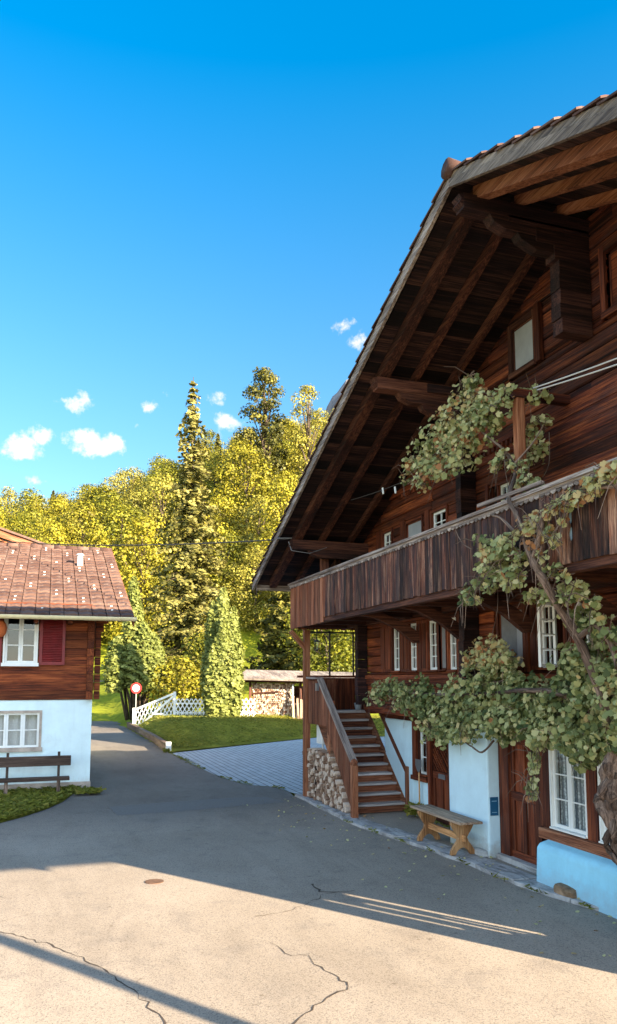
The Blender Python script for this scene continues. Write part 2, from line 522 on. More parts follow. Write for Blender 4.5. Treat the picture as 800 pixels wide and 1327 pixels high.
XS = stepr((-420, -60, 30), (-60, -16, 4), (-16, 6, .55), (6, 60, 4), (60, 420, 30))
YS = stepr((-120, 20, 10), (20, 28, 2), (28, 56, .7), (56, 100, 3), (100, 200, 6), (200, 600, 40))
tag(grid(XS, YS, hill).build('ground', 'meadow', smooth=True), kind='structure')
o = grid([-3000, -1500, 0, 1500, 3000], [-1500, -300, 600, 1500, 5000], lambda x, y: -3.0).build('far_ground', 'meadow'); tag(o, kind='structure')

# road: one asphalt sheet
kerb_px = [(380, 1029), (415, 1045), (450, 1063), (485, 1076), (520, 1088), (560, 1101), (600, 1115), (650, 1136), (700, 1155), (760, 1172), (800, 1183)]
kerb = [on_z(u, v, -.02) for u, v in kerb_px]
kerb = [(-14.5, .25), (-9, .25), (-5, .28)] + kerb[::-1]
pav_px = [(376, 1027), (355, 1020), (325, 1018), (300, 1012), (275, 1003), (252, 992), (222, 977)]
paved = [on_z(u, v, ROADZ) for u, v in pav_px]
edge_px = [(216.6, 974), (200, 962), (182, 952), (166, 943)]
edging = [on_z(u, v, ROADZ) for u, v in edge_px]
far_r = fr(-11.6, 47); far_l = fr(-15.5, 47.5)
grass_px = [(97, 1028), (80, 1040), (60, 1049), (30, 1059), (0, 1067), (-60, 1082)]
gcurve = [on_z(u, v, ROADZ) for u, v in grass_px]
poly = [(-26, -8), (-14.5, -8)] + kerb + paved + edging + [far_r, (far_r[0] + 1, far_r[1] - 8), (far_r[0] + 5.5, far_r[1] - 6), (far_l[0] + 3, far_l[1] + 14), far_l, (20, 5.6), (9.88, 5.6)] + gcurve + [(9.5, 30), (-26, 30)]


def sheet(poly, z, name, mat, thick=.0, dens=None):
    mb = MB(); k = len(poly)
    if thick:
        mb.prism(poly, 'z', z - thick, z, .5)
    else: mb.raw([(x, y, z) for x, y in poly], [tuple(range(k))], .5)
    o = mb.build(name, mat); tag(o, kind='structure'); return o


sheet(poly, ROADZ, 'road', 'asphalt')

# pavement slabs along the house (a mesh of separate slabs: surface pattern of one pavement)
mb = MB()
kk = sorted(kerb)


def kerb_n(s):
    for (a, b), (c, d) in zip(kk, kk[1:]):
        if a <= s <= c: return b + (d - b) * (s - a) / max(1e-6, c - a)
    return kk[-1][1]


s = -12.0
while s < 7.2:
    w = R.uniform(.55, 1.25); e = min(s + w, 7.25); g = .012
    nm = .5 * (kerb_n(s) + kerb_n(e))
    js = lambda a: a + R.uniform(-.02, .02)
    zt = -.004 + R.uniform(-.012, .008)
    j0, j1 = js(kerb_n(s)), js(kerb_n(e))
    m = (nm - .38)
    mb.prism([(s + g, j0 - .40), (e - g, j1 - .40), (e - g, j1), ((s + e) / 2, nm + R.uniform(-.01, .03)), (s + g, j0)], 'z', -.14, zt)
    s = e
o = mb.build('pavement', 'slab', bevel=.012); tag(o, kind='structure')
sheet([(-12, -1.2)] + [(-12, -.12)] + [(a, b - .39) for a, b in kk if a > -11.9 and a < 7.2] + [(7.2, -1.2)], -.018, 'apron', 'asphalt')

# paver drive
pv = paved[::-1]
drive = [on_z(222, 976, -.05)] + pv[1:] + [on_z(393, 1031, -.05), (7.3, .6), (7.3, -14), (26, -22), on_z(470, 950, -.05), on_z(396, 957.5, -.05)]
sheet(drive, -.052, 'paved_drive', 'paver')

# lawn sheet on the bank
vs = []; fs = []; W_, H_ = 44, 26
mb = MB()
for j in range(H_ + 1):
    for i in range(W_ + 1):
        t = j / H_; q = i / W_
        lx = -5.45 - 4.9 * t + .12; ly = 29.2 + 13.6 * t
        rx = 9 + 3 * t; ry = 36.9 + 7 * t
        x = lx + (rx - lx) * q; y0 = 29.2 + (x + 5.3) * 1.32 if x < .8 else 37.2 + (x - .8) * .1
        y = y0 + (44.5 - y0) * t if q > 0 else ly
        x = lx + (rx - lx) * q
        y = ly + (max(37.2, ly) - ly) * min(1, max(0, (x - lx) / 6.2)) if t < 1 else 43.5
        yb = 29.2 + (x - (-5.33)) * 1.32 if x < .8 else 37.3
        yf = max(29.2, yb)
        y = yf + (44.0 - yf) * t
        el = -5.5 - (y - 30) * .345 + .08
        x2 = el + (12 - el) * q ** 1.4
        yb = 29.3 + (x2 + 5.33) * 1.30 if x2 < .6 else 37.2
        y = max(29.3, yb) + (44.0 - max(29.3, yb)) * t
        s_, n_ = fr(x2, y); vs.append((s_, n_, hill(x2, y) + .085))
mb.raw(vs, [(j * (W_ + 1) + i, j * (W_ + 1) + i + 1, (j + 1) * (W_ + 1) + i + 1, (j + 1) * (W_ + 1) + i) for j in range(H_) for i in range(W_)], .5)
tag(mb.build('lawn', 'lawn', smooth=True), kind='structure')
lawn_pts = vs

# verge soil and grass in front of the neighbour's house
gp = gcurve + [(9.4, 16), (9.86, 16), (9.86, 5.75)]
sheet(gp, -.045, 'grass_verge', 'lawn')


def grass_tufts(name, pts, hgt, seed, mat='grassblade'):
    rs = np.random.RandomState(seed); P = np.asarray(pts, float); n = len(P)
    sz = hgt * rs.uniform(.5, 1.3, n); P[:, 2] += sz * .45
    nr = np.stack([rs.normal(size=n), rs.normal(size=n), rs.normal(size=n) * .25], 1)
    up = np.stack([rs.normal(size=n) * .35, rs.normal(size=n) * .35, np.ones(n)], 1)
    nr = np.cross(up, nr)
    A = np.cross(nr, up)
    o = leaf_mesh(name, P, sz, nr, rs.beta(2, 2.2, n), [(-.10, -.5), (.10, -.5), (.05, .1), (0, .6), (-.06, .1)], mat, along=np.cross(nr, up) * 1.0 + 0)
    return tag(o, kind='stuff', cat='grass')


def in_poly(x, y, poly):
    c = False; k = len(poly)
    for i in range(k):
        a, b = poly[i], poly[i - 1]
        if (a[1] > y) != (b[1] > y) and x < (b[0] - a[0]) * (y - a[1]) / (b[1] - a[1]) + a[0]: c = not c
    return c


pts = []
while len(pts) < 13000:
    x, y = R.uniform(5.4, 9.9), R.uniform(5.5, 11.5)
    if in_poly(x, y, gp): pts.append((x, y, -.045))
for _ in range(300): pts.append((R.uniform(8.9, 9.5), R.uniform(5.4, 6.0), -.05))
tag(grass_tufts('verge_grass', pts, .17, 3), 'uneven green grass verge below the old bench by the white wall')
pts = []
for _ in range(14000):
    a = R.choice(lawn_pts); pts.append((a[0] + R.uniform(-.5, .5), a[1] + R.uniform(-.35, .35), a[2]))
pts = [p for p in pts if hill(*vw(p[0], p[1])) > -.1 and vw(p[0], p[1])[0] > -5.4 - (vw(p[0], p[1])[1] - 30) * .345]
tag(grass_tufts('lawn_grass', pts, .13, 4), 'short lawn grass on the bank in front of the white fence')

# weeds along the drive edge and foot of the stair
# timber edging of the lawn
root = thing('timber_edging', (*edging[0], ROADZ), 'low timber edging with a white painted end post between lane and lawn', 'edging')
mb = MB(); e3 = [(a, b) for a, b in edging]
for (a, b), (c, d) in zip(e3, e3[1:]):
    mb.beam((a, b, .06), (c, d, .06), .14, .26)
    mb.beam((a, b, .22), (c, d, .22), .2, .06)
mb.build('timber', 'timberedge', root)
mb = MB(); mb.box(edging[0][0] - .12, edging[0][0] + .06, edging[0][1] - .14, edging[0][1] + .06, ROADZ, .30); mb.build('end_post', 'white', root)

# cracks, patches and a small cover in the asphalt
def crack(px, w, name='road_crack', z=ROADZ + .004):
    P = [Vector((*on_z(u, v, ROADZ), z)) for u, v in px]; Q = [P[0]]
    for a, b in zip(P, P[1:]):
        n = max(2, int((b - a).length / .09))
        for i in range(1, n + 1):
            q = a.lerp(b, i / n); d = (b - a).normalized(); q += Vector((-d.y, d.x, 0)) * R.gauss(0, .022); Q.append(q)
    vs = []
    for i, q in enumerate(Q):
        d = (Q[min(i + 1, len(Q) - 1)] - Q[max(0, i - 1)]).normalized(); nn = Vector((-d.y, d.x, 0)); ww = w * R.uniform(.15, 1.0) * .36
        vs += [q + nn * ww, q - nn * ww]
    mb = MB(); mb.raw(vs, [(2 * i, 2 * i + 1, 2 * i + 3, 2 * i + 2) for i in range(len(Q) - 1)], .5)
    tag(mb.build(name, 'crack'), kind='structure')


crack([(400, 1238), (408, 1250), (432, 1262), (438, 1272), (454, 1278), (430, 1290), (405, 1310), (380, 1327), (360, 1345)], .032)
crack([(350, 1222), (366, 1231), (378, 1240), (398, 1240)], .018)
crack([(330, 1188), (362, 1184), (392, 1174), (418, 1160), (440, 1156)], .024)
crack([(405, 1146), (416, 1156), (440, 1157), (458, 1154)], .06)
crack([(0, 1208), (60, 1222), (120, 1248), (160, 1274), (190, 1300), (212, 1327), (225, 1350)], .03)
crack([(410, 1143), (440, 1140)], .02)
crack([(0, 1196), (22, 1189), (44, 1184)], .014)
crack([(140, 1047), (210, 1042), (300, 1036)], .02)
crack([(140, 1047), (150, 1056)], .02)
crack([(0, 1162), (14, 1165)], .02)
pt = [on_z(u, v, ROADZ) for u, v in ((141, 1046), (152, 1057), (232, 1052), (330, 1043), (372, 1040), (345, 1033), (300, 1034), (215, 1040))]
sheet(pt, ROADZ + .003, 'road_patch', 'patch')
mb = MB(); c = on_z(200, 1143, ROADZ); k = 20
mb.prism([(c[0] + .13 * cos(2 * pi * i / k), c[1] + .13 * sin(2 * pi * i / k)) for i in range(k)], 'z', ROADZ - .03, ROADZ + .008, .4)
tag(based(mb.build('valve_cover', M['rust']), (*c, ROADZ)), 'small rusty round valve cover set in the sunlit asphalt', 'valve cover')

# ------------------------------------------------------------------ CHALET
CH = thing('chalet', (0, 0, 0), 'large old dark timber chalet with overhanging gable roof, long balcony and outside stair', 'chalet')
APS, APZ, SL = -2.37, 9.22, .4185
SE_L, SE_R = 7.56, -11.25


def roof_z(s): return APZ - SL * abs(s - APS)


# --- logs
def log_wall(mb, z0, z1, h, s0, s1, openings, n_front=0., th=.16, roof=False, gap=.012):
    z = z0
    while z < z1 - 1e-4:
        zz = min(z + h, z1)
        cuts = sorted({z, zz} | {k for o in openings for k in (o[2], o[3]) if z + .02 < k < zz - .02})
        for a, b in zip(cuts, cuts[1:]):
            lo, hi = s0, s1
            if roof:
                lim = (APZ - .09 - b) / SL; l2 = lim + (b - a) / SL
                if lim > 0:
                    if APS + l2 < hi: mb.prism([(APS + lim, a + .003), (APS + l2, a + .003), (APS + lim, b - .003)], 'y', n_front - th, n_front - .004, None, 'x')
                    if APS - l2 > lo: mb.prism([(APS - lim, a + .003), (APS - lim, b - .003), (APS - l2, a + .003)], 'y', n_front - th, n_front - .004, None, 'x')
                lo, hi = max(lo, APS - lim), min(hi, APS + lim)
            if hi <= lo: continue
            iv = [(lo, hi)]
            for o in openings:
                if o[2] < b - .01 and o[3] > a + .01:
                    nv = []
                    for p, q in iv:
                        if o[1] <= p or o[0] >= q: nv.append((p, q)); continue
                        if o[0] > p: nv.append((p, o[0]))
                        if o[1] < q: nv.append((o[1], q))
                    iv = nv
            for p, q in iv:
                # break long logs
                while q - p > 4.2:
                    m = p + R.uniform(2.2, 4.0); put(mb, p, m - .002, a, b, n_front, th, gap); p = m
                put(mb, p, q, a, b, n_front, th, gap)
        z = zz


def put(mb, p, q, a, b, nf, th, gap):
    if q - p < .02: return
    n = nf + R.uniform(-.012, .008); c = .022
    mb.prism([(nf - th, a), (n - c, a + gap * .5), (n, a + c + gap * .5), (n, b - c - gap * .5), (n - c, b - gap * .5), (nf - th, b)], 'x', p, q)


g1a, g1b = S(496), S(604)          # first window band of the first floor
g2a, g2b = S(642), S(783)
Z1, Z2 = 2.86, 3.83
op1 = [(S(604) - .0, g1a + .05, Z1, Z2), (g2b, g2a, Z1, Z2)]
op1 = [(min(a, b), max(a, b), c, d) for a, b, c, d in op1]
mb = MB()
log_wall(mb, 1.98, 4.06, .205, -5.0, 5.5, op1)
mb.build('first_floor_wall', 'log', CH)


def opn(u0, v0, u1, v1, n=0.):
    """opening from two opposite picture corners of it"""
    a, za = on_n(u0, v0, n); b, zb = on_n(u1, v1, n); return (min(a, b), max(a, b), min(za, zb), max(za, zb))


up_sp = [(S(497, 700), S(509, 700)), (S(528, 690), S(548, 690)), (S(560.5, 680), S(580.5, 680)), (S(634, 645), S(661, 645))]
up_open = [(min(a, b), max(a, b), 5.22, 5.84) for a, b in up_sp]
aw = (-1.27, -.56, 7.40, 8.22)
ar = (-4.0, -2.76, 7.45, 8.33)
op2 = up_open + [aw, ar]
mb = MB(); log_wall(mb, 4.06, 6.5, .2, -8.0, 5.5, op2, roof=True); mb.build('second_floor_wall', 'log', CH)
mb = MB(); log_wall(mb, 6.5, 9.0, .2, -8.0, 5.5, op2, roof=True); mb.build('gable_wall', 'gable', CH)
# dark lining behind the front, side wall, floors
mb = MB()
mb.box(-5.0, 5.4, -.75, -.62, 0, 4.0); mb.prism([(-8, 4.0), (5.4, 4.0), (5.4, 5.7), (APS, 8.9), (-8, 6.55)], 'y', -.75, -.62)
mb.box(-5.0, 5.45, -.62, -.165, 3.99, 4.05)
mb.box(-5.0, 5.45, -.62, -.165, 6.86, 6.9)
mb.build('inner_lining', 'darkint', CH)
mb = MB()
z = 1.98
while z < 5.8:
    mb.box(5.34, 5.5 + R.uniform(-.01, .01), -11, -.165, z + .003, z + .2); z += .203
mb.build('side_wall', 'log', CH)
mb = MB(); mb.box(5.2, 5.335, -11, -.17, 1.98, 5.75); mb.build('inner_lining', 'darkint', CH)
mb = MB(); mb.box(-5.0, -4.85, -11, -.17, 0, 4.0)
mb.build('side_wall', 'log', CH)
mb = MB(); mb.box(5.15, 5.35, -11, -.42, -.1, 1.97); mb.build('side_plaster_wall', 'plaster', CH)

# log-end pilasters (cross walls) and corbels
mb = MB()
def vorstoss(sc, z0, z1, n1, w=.17, h=.2, top=None):
    z = z0
    while z < z1 - .01:
        nn = n1
        if top:
            k = (z - top) / max(.01, z1 - top)
            if k > 0: nn = n1 + (0.95 if n1 < .6 else .5) * min(1, k) ** 1.6
        mb.box(sc - w / 2, sc + w / 2, 0.012, nn + R.uniform(-.012, .012), z + .003, min(z + h, z1) - .003, 'y'); z += h


for a in ((.66, 2.15, 3.95, .30), (.66, 4.1, 7.65, .30, .17, .2, 7.1), (5.38, 2.15, 3.95, .24), (5.38, 4.1, 5.75, .24, .17, .2, 5.4), (-2.37, 7.27, 8.75, .5, .2, .2, 8.15)):
    mb = MB(); vorstoss(*a); mb.build('log_end_pilaster', 'corbel', CH)

# trims
mb = MB()
mb.box(-5, 5.5, .012, .07, 2.72, 2.80); mb.box(-5, 5.5, .012, .04, 2.60, 2.715)
mb.box(g1b - .05, g1a + .05, .012, .06, 3.9, 3.935)
s = g1b
while s < g1a: mb.box(s, s + .045, .012, .055, 3.94, 3.985); s += .09
mb.box(-5, 5.5, .01, .06, 6.46, 6.56)
s = -5.
while s < 3.5: mb.box(s, s + .06, .012, .05, 6.38, 6.455); s += .13
mb.build('moulding', 'red', CH)
# closed dark board panel right of the balcony post
mb = MB(); s = -1.36; 
while s > -7.5:
    pass; s -= .16
z = 5.3
while z < 6.36: mb.box(-7.5, -1.36, .012, .05 + R.uniform(0, .012), z + .003, z + .17); z += .173
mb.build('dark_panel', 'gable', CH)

# --- windows
def sash(mb, s0, s1, z0, z1, n, cols, rows, fw=.045, mw=.018, d=.04):
    mb.box(s0, s1, n - d, n, z0, z0 + fw); mb.box(s0, s1, n - d, n, z1 - fw, z1)
    mb.box(s0, s0 + fw, n - d, n, z0 + fw, z1 - fw); mb.box(s1 - fw, s1, n - d, n, z0 + fw, z1 - fw)
    w, h = (s1 - s0 - 2 * fw), (z1 - z0 - 2 * fw)
    for i in range(1, cols):
        x = s0 + fw + w * i / cols; mb.box(x - mw / 2, x + mw / 2, n - d + .006, n - .006, z0 + fw, z1 - fw)
    for j in range(1, rows):
        z = z0 + fw + h * j / rows; mb.box(s0 + fw, s1 - fw, n - d + .008, n - .008, z - mw / 2, z + mw / 2)


def window(s0, s1, z0, z1, n, cols, rows, casing='red', cw=.05, curtain='curtain', cfrac=1., kind='white', proud=.03, leafs=1, label=None):
    if s0 > s1: s0, s1 = s1, s0
    mb = MB()
    mb.box(s0 - cw, s0, n - .12, n + proud, z0 - cw, z1 + cw); mb.box(s1, s1 + cw, n - .12, n + proud, z0 - cw, z1 + cw)
    mb.box(s0, s1, n - .12, n + proud - .003, z1, z1 + cw); mb.box(s0 - cw * .6, s1 + cw * .6, n - .12, n + proud + .03, z0 - cw, z0 - .002)
    w = mb.build('window', casing, CH)
    if label: w['label'] = label
    if kind == 'white':
        mb = MB(); d = (s1 - s0) / leafs
        for i in range(leafs): sash(mb, s0 + i * d + .002, s0 + (i + 1) * d - .002, z0, z1, n - .02, cols, rows)
        mb.build('sash', 'white', w)
        mb = MB(); y_ = n - .043; mb.raw([(s0 + .02, y_, z0 + .02), (s1 - .02, y_, z0 + .02), (s1 - .02, y_, z1 - .02), (s0 + .02, y_, z1 - .02)], [(3, 2, 1, 0)]); mb.build('pane', 'glass', w)
        if curtain:
            mb = MB(); k = 24; vs = []
            for i in range(k + 1):
                x = s0 + (s1 - s0) * i / k * cfrac; vs += [(x, n - .13 + .015 * sin(i * 1.3), z0), (x, n - .13 + .015 * sin(i * 1.3), z1)]
            mb.raw(vs, [(2 * i, 2 * i + 2, 2 * i + 3, 2 * i + 1) for i in range(k)], .5); mb.build('curtain', curtain, w)
    else:
        mb = MB(); mb.box(s0, s1, n - .03, n - .012, z0, z1); mb.build('pane', kind, w)
        mb = MB()
        fw = .03
        for a, b, c, d in ((s0, s1, z0, z0 + fw), (s0, s1, z1 - fw, z1), (s0, s0 + fw, z0, z1), (s1 - fw, s1, z0, z1)): mb.box(a, b, n - .012, n - .004, c, d)
        mb.build('pane_edge', casing, w)
    return w


def shutter(u0, u1, z0, z1, n=.012, mat='red', name='shutter', parent=None):
    a, b = sorted((S(u0), S(u1))); mb = MB()
    mb.box(a + .004, b - .004, n - .1, n + .03, z0, z1, 'z')
    k = max(1, round((b - a) / .22)); w = (b - a) / k
    for i in range(k):
        mb.box(a + i * w + .04, a + (i + 1) * w - .02, n + .03, n + .04, z0 + .06, z1 - .06, 'z')
    mb.build(name, mat, parent or CH)


WT, WB = Z2 - .03, Z1 + .03
for u0, u1 in ((511, 520.5), (533, 543), (557.5, 569.5)): window(S(u0), S(u1), WB, WT, .01, 2, 4, cw=.035, curtain='screen', cfrac=.35)
window(S(584), S(595), WB, WT, .01, 2, 4, cw=.035, curtain='screen', cfrac=.35)
window(S(573), S(584) + .075, WB, WT, .016, 1, 1, cw=.02, kind='screen', label='grey fly screen window at the end of the band')
for u0, u1 in ((496, 510), (522, 532), (545, 556.5)): shutter(u0, u1, Z1, Z2)
mb = MB(); a = S(597.5); b = S(605); mb.box(b, a, -.08, .06, Z1 - .04, Z2 + .05, 'z'); mb.build('window_post', 'red', CH); mb = MB(); a = S(573) ; mb.box(a, a + .06, -.08, .05, Z1, Z2, 'z'); mb.build('window_post', 'red', CH)

window(S(650), S(681.5), WB, WT, .01, 1, 1, kind='screen', cw=.06, label='closed grey screened window above the vine')
mb = MB(); a, b = S(672), S(680); mb.box(b, a, -.001, .004, WB + .05, WT - .05, 'z'); mb.build('pane_sash', 'screen2', CH)
shutter(684, 690, Z1 - .03, Z2 + .03, .03); shutter(691.5, 701.5, Z1, Z2)
window(S(703.5), S(722), WB, WT, .01, 2, 4, cw=.03, curtain='redcurtain', cfrac=.3)
# one casement leaf of that window stands open
mb = MB(); a = S(722.5)
sash(mb, 0, .42, WB, WT, 0, 1, 4)
ang = radians(-112); mb.V = [(a - .01 + x * cos(ang) - y * sin(ang), .03 + abs(x * sin(ang)) * 1 - y * cos(ang) * .9, z) for x, y, z in mb.V]
mb.build('open_casement', 'white', CH)
shutter(735.5, 741, Z1, Z2, .02); shutter(741.5, 749, Z1, Z2)
window(S(751), S(781), WB, WT, .01, 3, 4, cw=.03, curtain='screen', cfrac=.3)
# right-hand continuation beyond the frame of the picture
window(-3.6, -2.9, WB, WT, .01, 3, 4, cw=.05)

# second floor windows
for i, (a, b, c, d) in enumerate(up_open):
    if i == 1: window(a, b, c + .03, d - .03, .0, 1, 1, kind='screen2', cw=.05, label='plain grey window between two white ones')
    elif i == 3:
        m = a + (b - a) * .52; window(a, m, c + .03, d - .03, -.02, 2, 3, cw=.03, curtain='screen', cfrac=.5)
        mb = MB(); mb.box(m + .04, b, -.14, -.10, c, d); mb.box(b - .01, b + .07, -.1, .03, c - .05, d + .05, 'z'); mb.build('window_reveal', 'gable', CH)
    else: window(a + .02, b - .02, c + .03, d - .03, .0, 2, 3, cw=.05, curtain='screen', cfrac=.4)
for u in (490, 521, 553): 
    a, b = sorted((S(u, 690), S(u + 6, 690))); mb = MB(); mb.box(a, b, -.02, .045, 5.15, 5.9, 'z'); mb.build('shutter', 'red', CH)
window(aw[0] + .08, aw[1] - .06, aw[2] + .06, aw[3] - .05, .0, 1, 1, kind='screen2', cw=.085, casing='rafter', proud=.045, label='grey attic window under the roof')
mb = MB(); mb.box(aw[0] - .13, aw[0] - .01, 0.01, .085, aw[2] - .02, aw[3] + .05, 'z'); mb.build('shutter', 'red', CH)
w = window(ar[0], ar[1], ar[2] + .03, ar[3] - .03, -.05, 1, 1, kind='red', cw=.09, casing='gable', proud=.09, label='attic opening closed by a reddish board shutter')

# --- ground floor
NA = -.4
SA = lambda u, v=980: on_n(u, v, NA)[0]
doorL = (SA(585.5), SA(556))             # lattice door
winA = (SA(553), SA(541))
mb = MB()
mb.box(winA[1] + .18, 5.3, NA - .2, NA, -.1, 1.86); mb.box(doorL[1] + .02, winA[1] + .18, NA - .2, NA, -.1, .78)
mb.box(1.2, doorL[0] - .02, NA - .2, NA, -.1, 1.97)
mb.build('plaster_wall', 'plaster', CH, bevel=.03)
mb = MB(); mb.box(doorL[1] + .02, 5.3, NA - .2, NA + .012, 1.863, 1.975); mb.box(winA[1] + .0, winA[1] + .17, NA - .15, NA + .03, .70, 1.86, 'z')
mb.box(doorL[1] + .02, winA[1] + .2, NA - .2, NA + .06, .70, .785); mb.box(doorL[0] - .02, doorL[1] + .02, NA - .2, NA + .0, 1.9, 1.975)
mb.build('wall_plate', 'red', CH)
window(winA[0] + .02, winA[1] - .04, .83, 1.78, NA - .04, 1, 3, cw=.03, curtain='lace')
# lattice door
mb = MB(); a, b = doorL
mb.box(a, a + .1, NA - .12, NA + .03, -.02, 1.9, 'z'); mb.box(b - .1, b, NA - .12, NA + .03, -.02, 1.9, 'z'); mb.box(a + .1, b - .1, NA - .12, NA + .03, 1.8, 1.9)
d1 = mb.build('door', 'red', CH); d1['label'] = 'brown door with a lattice upper panel'
mb = MB(); mb.box(a + .1, b - .1, NA - .1, NA - .06, -.01, .95, 'z'); mb.box(a + .1, b - .1, NA - .06, NA - .03, .82, .95); mb.box(a + .1, b - .1, NA - .06, NA - .04, .0, .12)
for x in (a + .1, (a + b) / 2 - .04, b - .18): mb.box(x, x + .08, NA - .06, NA - .035, .12, .82, 'z')
mb.build('door_leaf', 'red', d1)
mb = MB(); w = (b - a - .2)
for k in range(-14, 16):
    x0 = a + .1 + k * .1
    for sg in (1, -1):
        p = (x0, .96); L = .84
        xa, xb = (x0, x0 + L) if sg > 0 else (x0 + L, x0)
        lo, hi = a + .1, b - .1
        t0, t1 = 0., 1.
        dx = xb - xa
        ta, tb = (lo - xa) / dx, (hi - xa) / dx
        t0, t1 = max(t0, min(ta, tb)), min(t1, max(ta, tb))
        if t1 - t0 < .03: continue
        yy = NA - .055 if sg > 0 else NA - .075
        mb.beam((xa + dx * t0, yy, .96 + .84 * t0), (xa + dx * t1, yy, .96 + .84 * t1), .018, .03, (0, 1, 0))
mb.build('lattice', 'red', d1)
mb = MB(); mb.box(a + .1, b - .1, NA - .115, NA - .105, .95, 1.8); mb.build('lattice_back', 'darkint', d1)
mb = MB(); mb.box(a + .30, a + .56, NA - .029, NA - .014, .83, .92); mb.build('letter_plate', 'steel', d1)
# pillar
mb = MB(); mb.box(.12, 1.36, NA + .0, .2, -.1, 2.08); mb.build('plaster_pillar', 'plaster', CH, bevel=.025)
# plank door
d0, d1s = S(701, 1050), S(651, 1100)
d0 = -.98; d1s = .10
mb = MB(); mb.box(d1s - .26, d1s, -.12, .012, -.02, 1.97, 'z'); mb.box(d0, d0 + .13, -.12, .012, -.02, 1.97, 'z'); mb.box(d0 + .13, d1s - .26, -.12, .01, 1.86, 1.97)
dd = mb.build('door', 'red', CH); dd['label'] = 'plank door with brown panels beside the white pillar'
mb = MB(); a, b = d0 + .13, d1s - .26
mb.box(a, b, -.11, -.06, 0, 1.86, 'z')
for x0, x1, z0, z1 in ((a, b, .0, .16), (a, b, .90, 1.03), (a, b, 1.74, 1.86), (a, a + .09, .16, 1.74), (b - .09, b, .16, 1.74), ((a + b) / 2 - .04, (a + b) / 2 + .04, .16, .9), ((a + b) / 2 - .04, (a + b) / 2 + .04, 1.03, 1.74)):
    mb.box(x0 + .001, x1 - .001, -.06, -.03 + (.004 if z1 - z0 < .3 else 0), z0, z1)
mb.build('door_leaf', 'red', dd)
mb = MB(); mb.box(d0 + .02, d1s - .02, -.12, .10, -.1, .06); mb.build('door_sill', 'slab', dd)
# right of the door: wooden wall, window, posts, beam
mb = MB(); mb.box(-5, d0 - .002, -.16, -.02, .6, 2.0)
log_wall(mb, .62, .66, .1, -5, -1, [])
W3 = (-1.99, -1.27)
mb = MB()
mb.box(W3[1] + .03, d0 - .002, -.14, .03, .66, 1.975, 'z'); mb.box(-2.22, W3[0] - .03, -.14, .045, .64, 1.975, 'z'); mb.box(-3.4, -3.06, -.14, .045, .64, 1.975, 'z'); mb.box(-5, -3.95, -.14, .03, .66, 1.975)
mb.box(-5, d0 - .002, -.14, .02, 1.86, 1.977)
mb.build('window_post', 'red', CH)
mb = MB(); mb.box(-5, -1.06, -.16, .13, .52, .66); mb.build('sill_beam', 'flybeam', CH, bevel=.012)
window(W3[0], W3[1], .70, 1.80, .03, 1, 3, casing='white', cw=.025, curtain='lace', leafs=2, proud=.02)
window(-3.02, -2.28, .70, 1.80, .03, 1, 3, casing='white', cw=.025, curtain='lace', leafs=2, proud=.02)
mb = MB(); mb.box(-5, -1.1, -.16, -.0, -.1, .52)
mb.build('base_wall', 'plaster', CH)
mb = MB(); mb.prism([(.005, -.1), (.34, -.1), (.31, .44), (.26, .5), (.005, .56)], 'x', -5.4, -1.26)
mb.build('low_blue_wall', 'planter', CH, bevel=.03)

# --- balcony
BN = 1.38
mb = MB()
s = -8.0
while s < 6.6: mb.box(s, s + .22, 0.02, BN - .04, 4.02, 4.065, 'y'); s += .224
mb.box(5.5, 6.6, -6, 0.015, 4.02, 4.064)
bal = mb.build('balcony', 'rafter', CH)
mb = MB(); s = -8.; hole = -3.62
while s < 6.66:
    w = R.uniform(.115, .175)
    if s < hole < s + w: w = hole - s
    e = min(s + w, 6.67); zb = 3.88 if s > 4.35 else 4.0
    zb += R.uniform(-.012, .012)
    if s < 4.35 <= e: mb.build('railing', 'balc', bal); mb = MB()
    if abs(e - hole) < .001 or abs(s - hole) < .001:
        # scalloped pair of boards leaving three drop-shaped openings
        zs = [zb] + [4.20 + i * .025 for i in range(24)] + [4.86]
        prof = []
        for z in zs:
            f = 0.
            if 4.22 < z < 4.79: f = .042 * abs(sin((z - 4.22) / .57 * 3 * pi)) ** .8
            prof.append(f)
        if abs(e - hole) < .001: pl = [(s, zb)] + [(e - .003 - f, z) for f, z in zip(prof, zs)] + [(s, 4.86)]
        else: pl = [(e, 4.86)] + [(s + .003 + f, z) for f, z in list(zip(prof, zs))[::-1]] + [(e, zb)]
        mb.prism(pl, 'y', BN - .025, BN, glong='z')
    else:
        o_ = R.uniform(-.006, .006)
        mb.box(s + .002, e - .003, BN - .025 + o_, BN + o_, zb, 4.86, 'z')
    s = e
n = BN - .03
while n > -5:
    w = R.uniform(.12, .17); mb.box(6.645, 6.67, n - w + .003, n, 3.88 + R.uniform(-.01, .01), 4.86, 'z'); n -= w
mb.build('railing', 'balcred', bal)['label'] = 'reddish brown end boards of the balcony'
mb = MB(); mb.box(-8, 6.72, BN - .07, BN + .05, 4.90, 4.945); mb.box(-8, 6.7, BN + .002, BN + .022, 4.865, 4.9); mb.box(6.6, 6.72, -5, BN - .075, 4.90, 4.944)
s = -8.
while s < 6.66:
    mb.prism([(s, 4.863), (s + .1, 4.863), (s + .09, 4.835), (s + .05, 4.815), (s + .01, 4.835)], 'y', BN + .008, BN + .022, glong='x'); s += .104
mb.build('handrail', 'rail', bal)
mb = MB(); mb.beam((-3.2, BN + .03, 4.99), (-1.8, BN + .03, 5.01), .05, .045); mb.build('loose_batten', 'rail', bal)
mb = MB(); mb.box(hole - .06, hole + .06, BN - .036, BN - .03, 4.2, 4.8); mb.build('hole_backing', 'holeblue', bal)
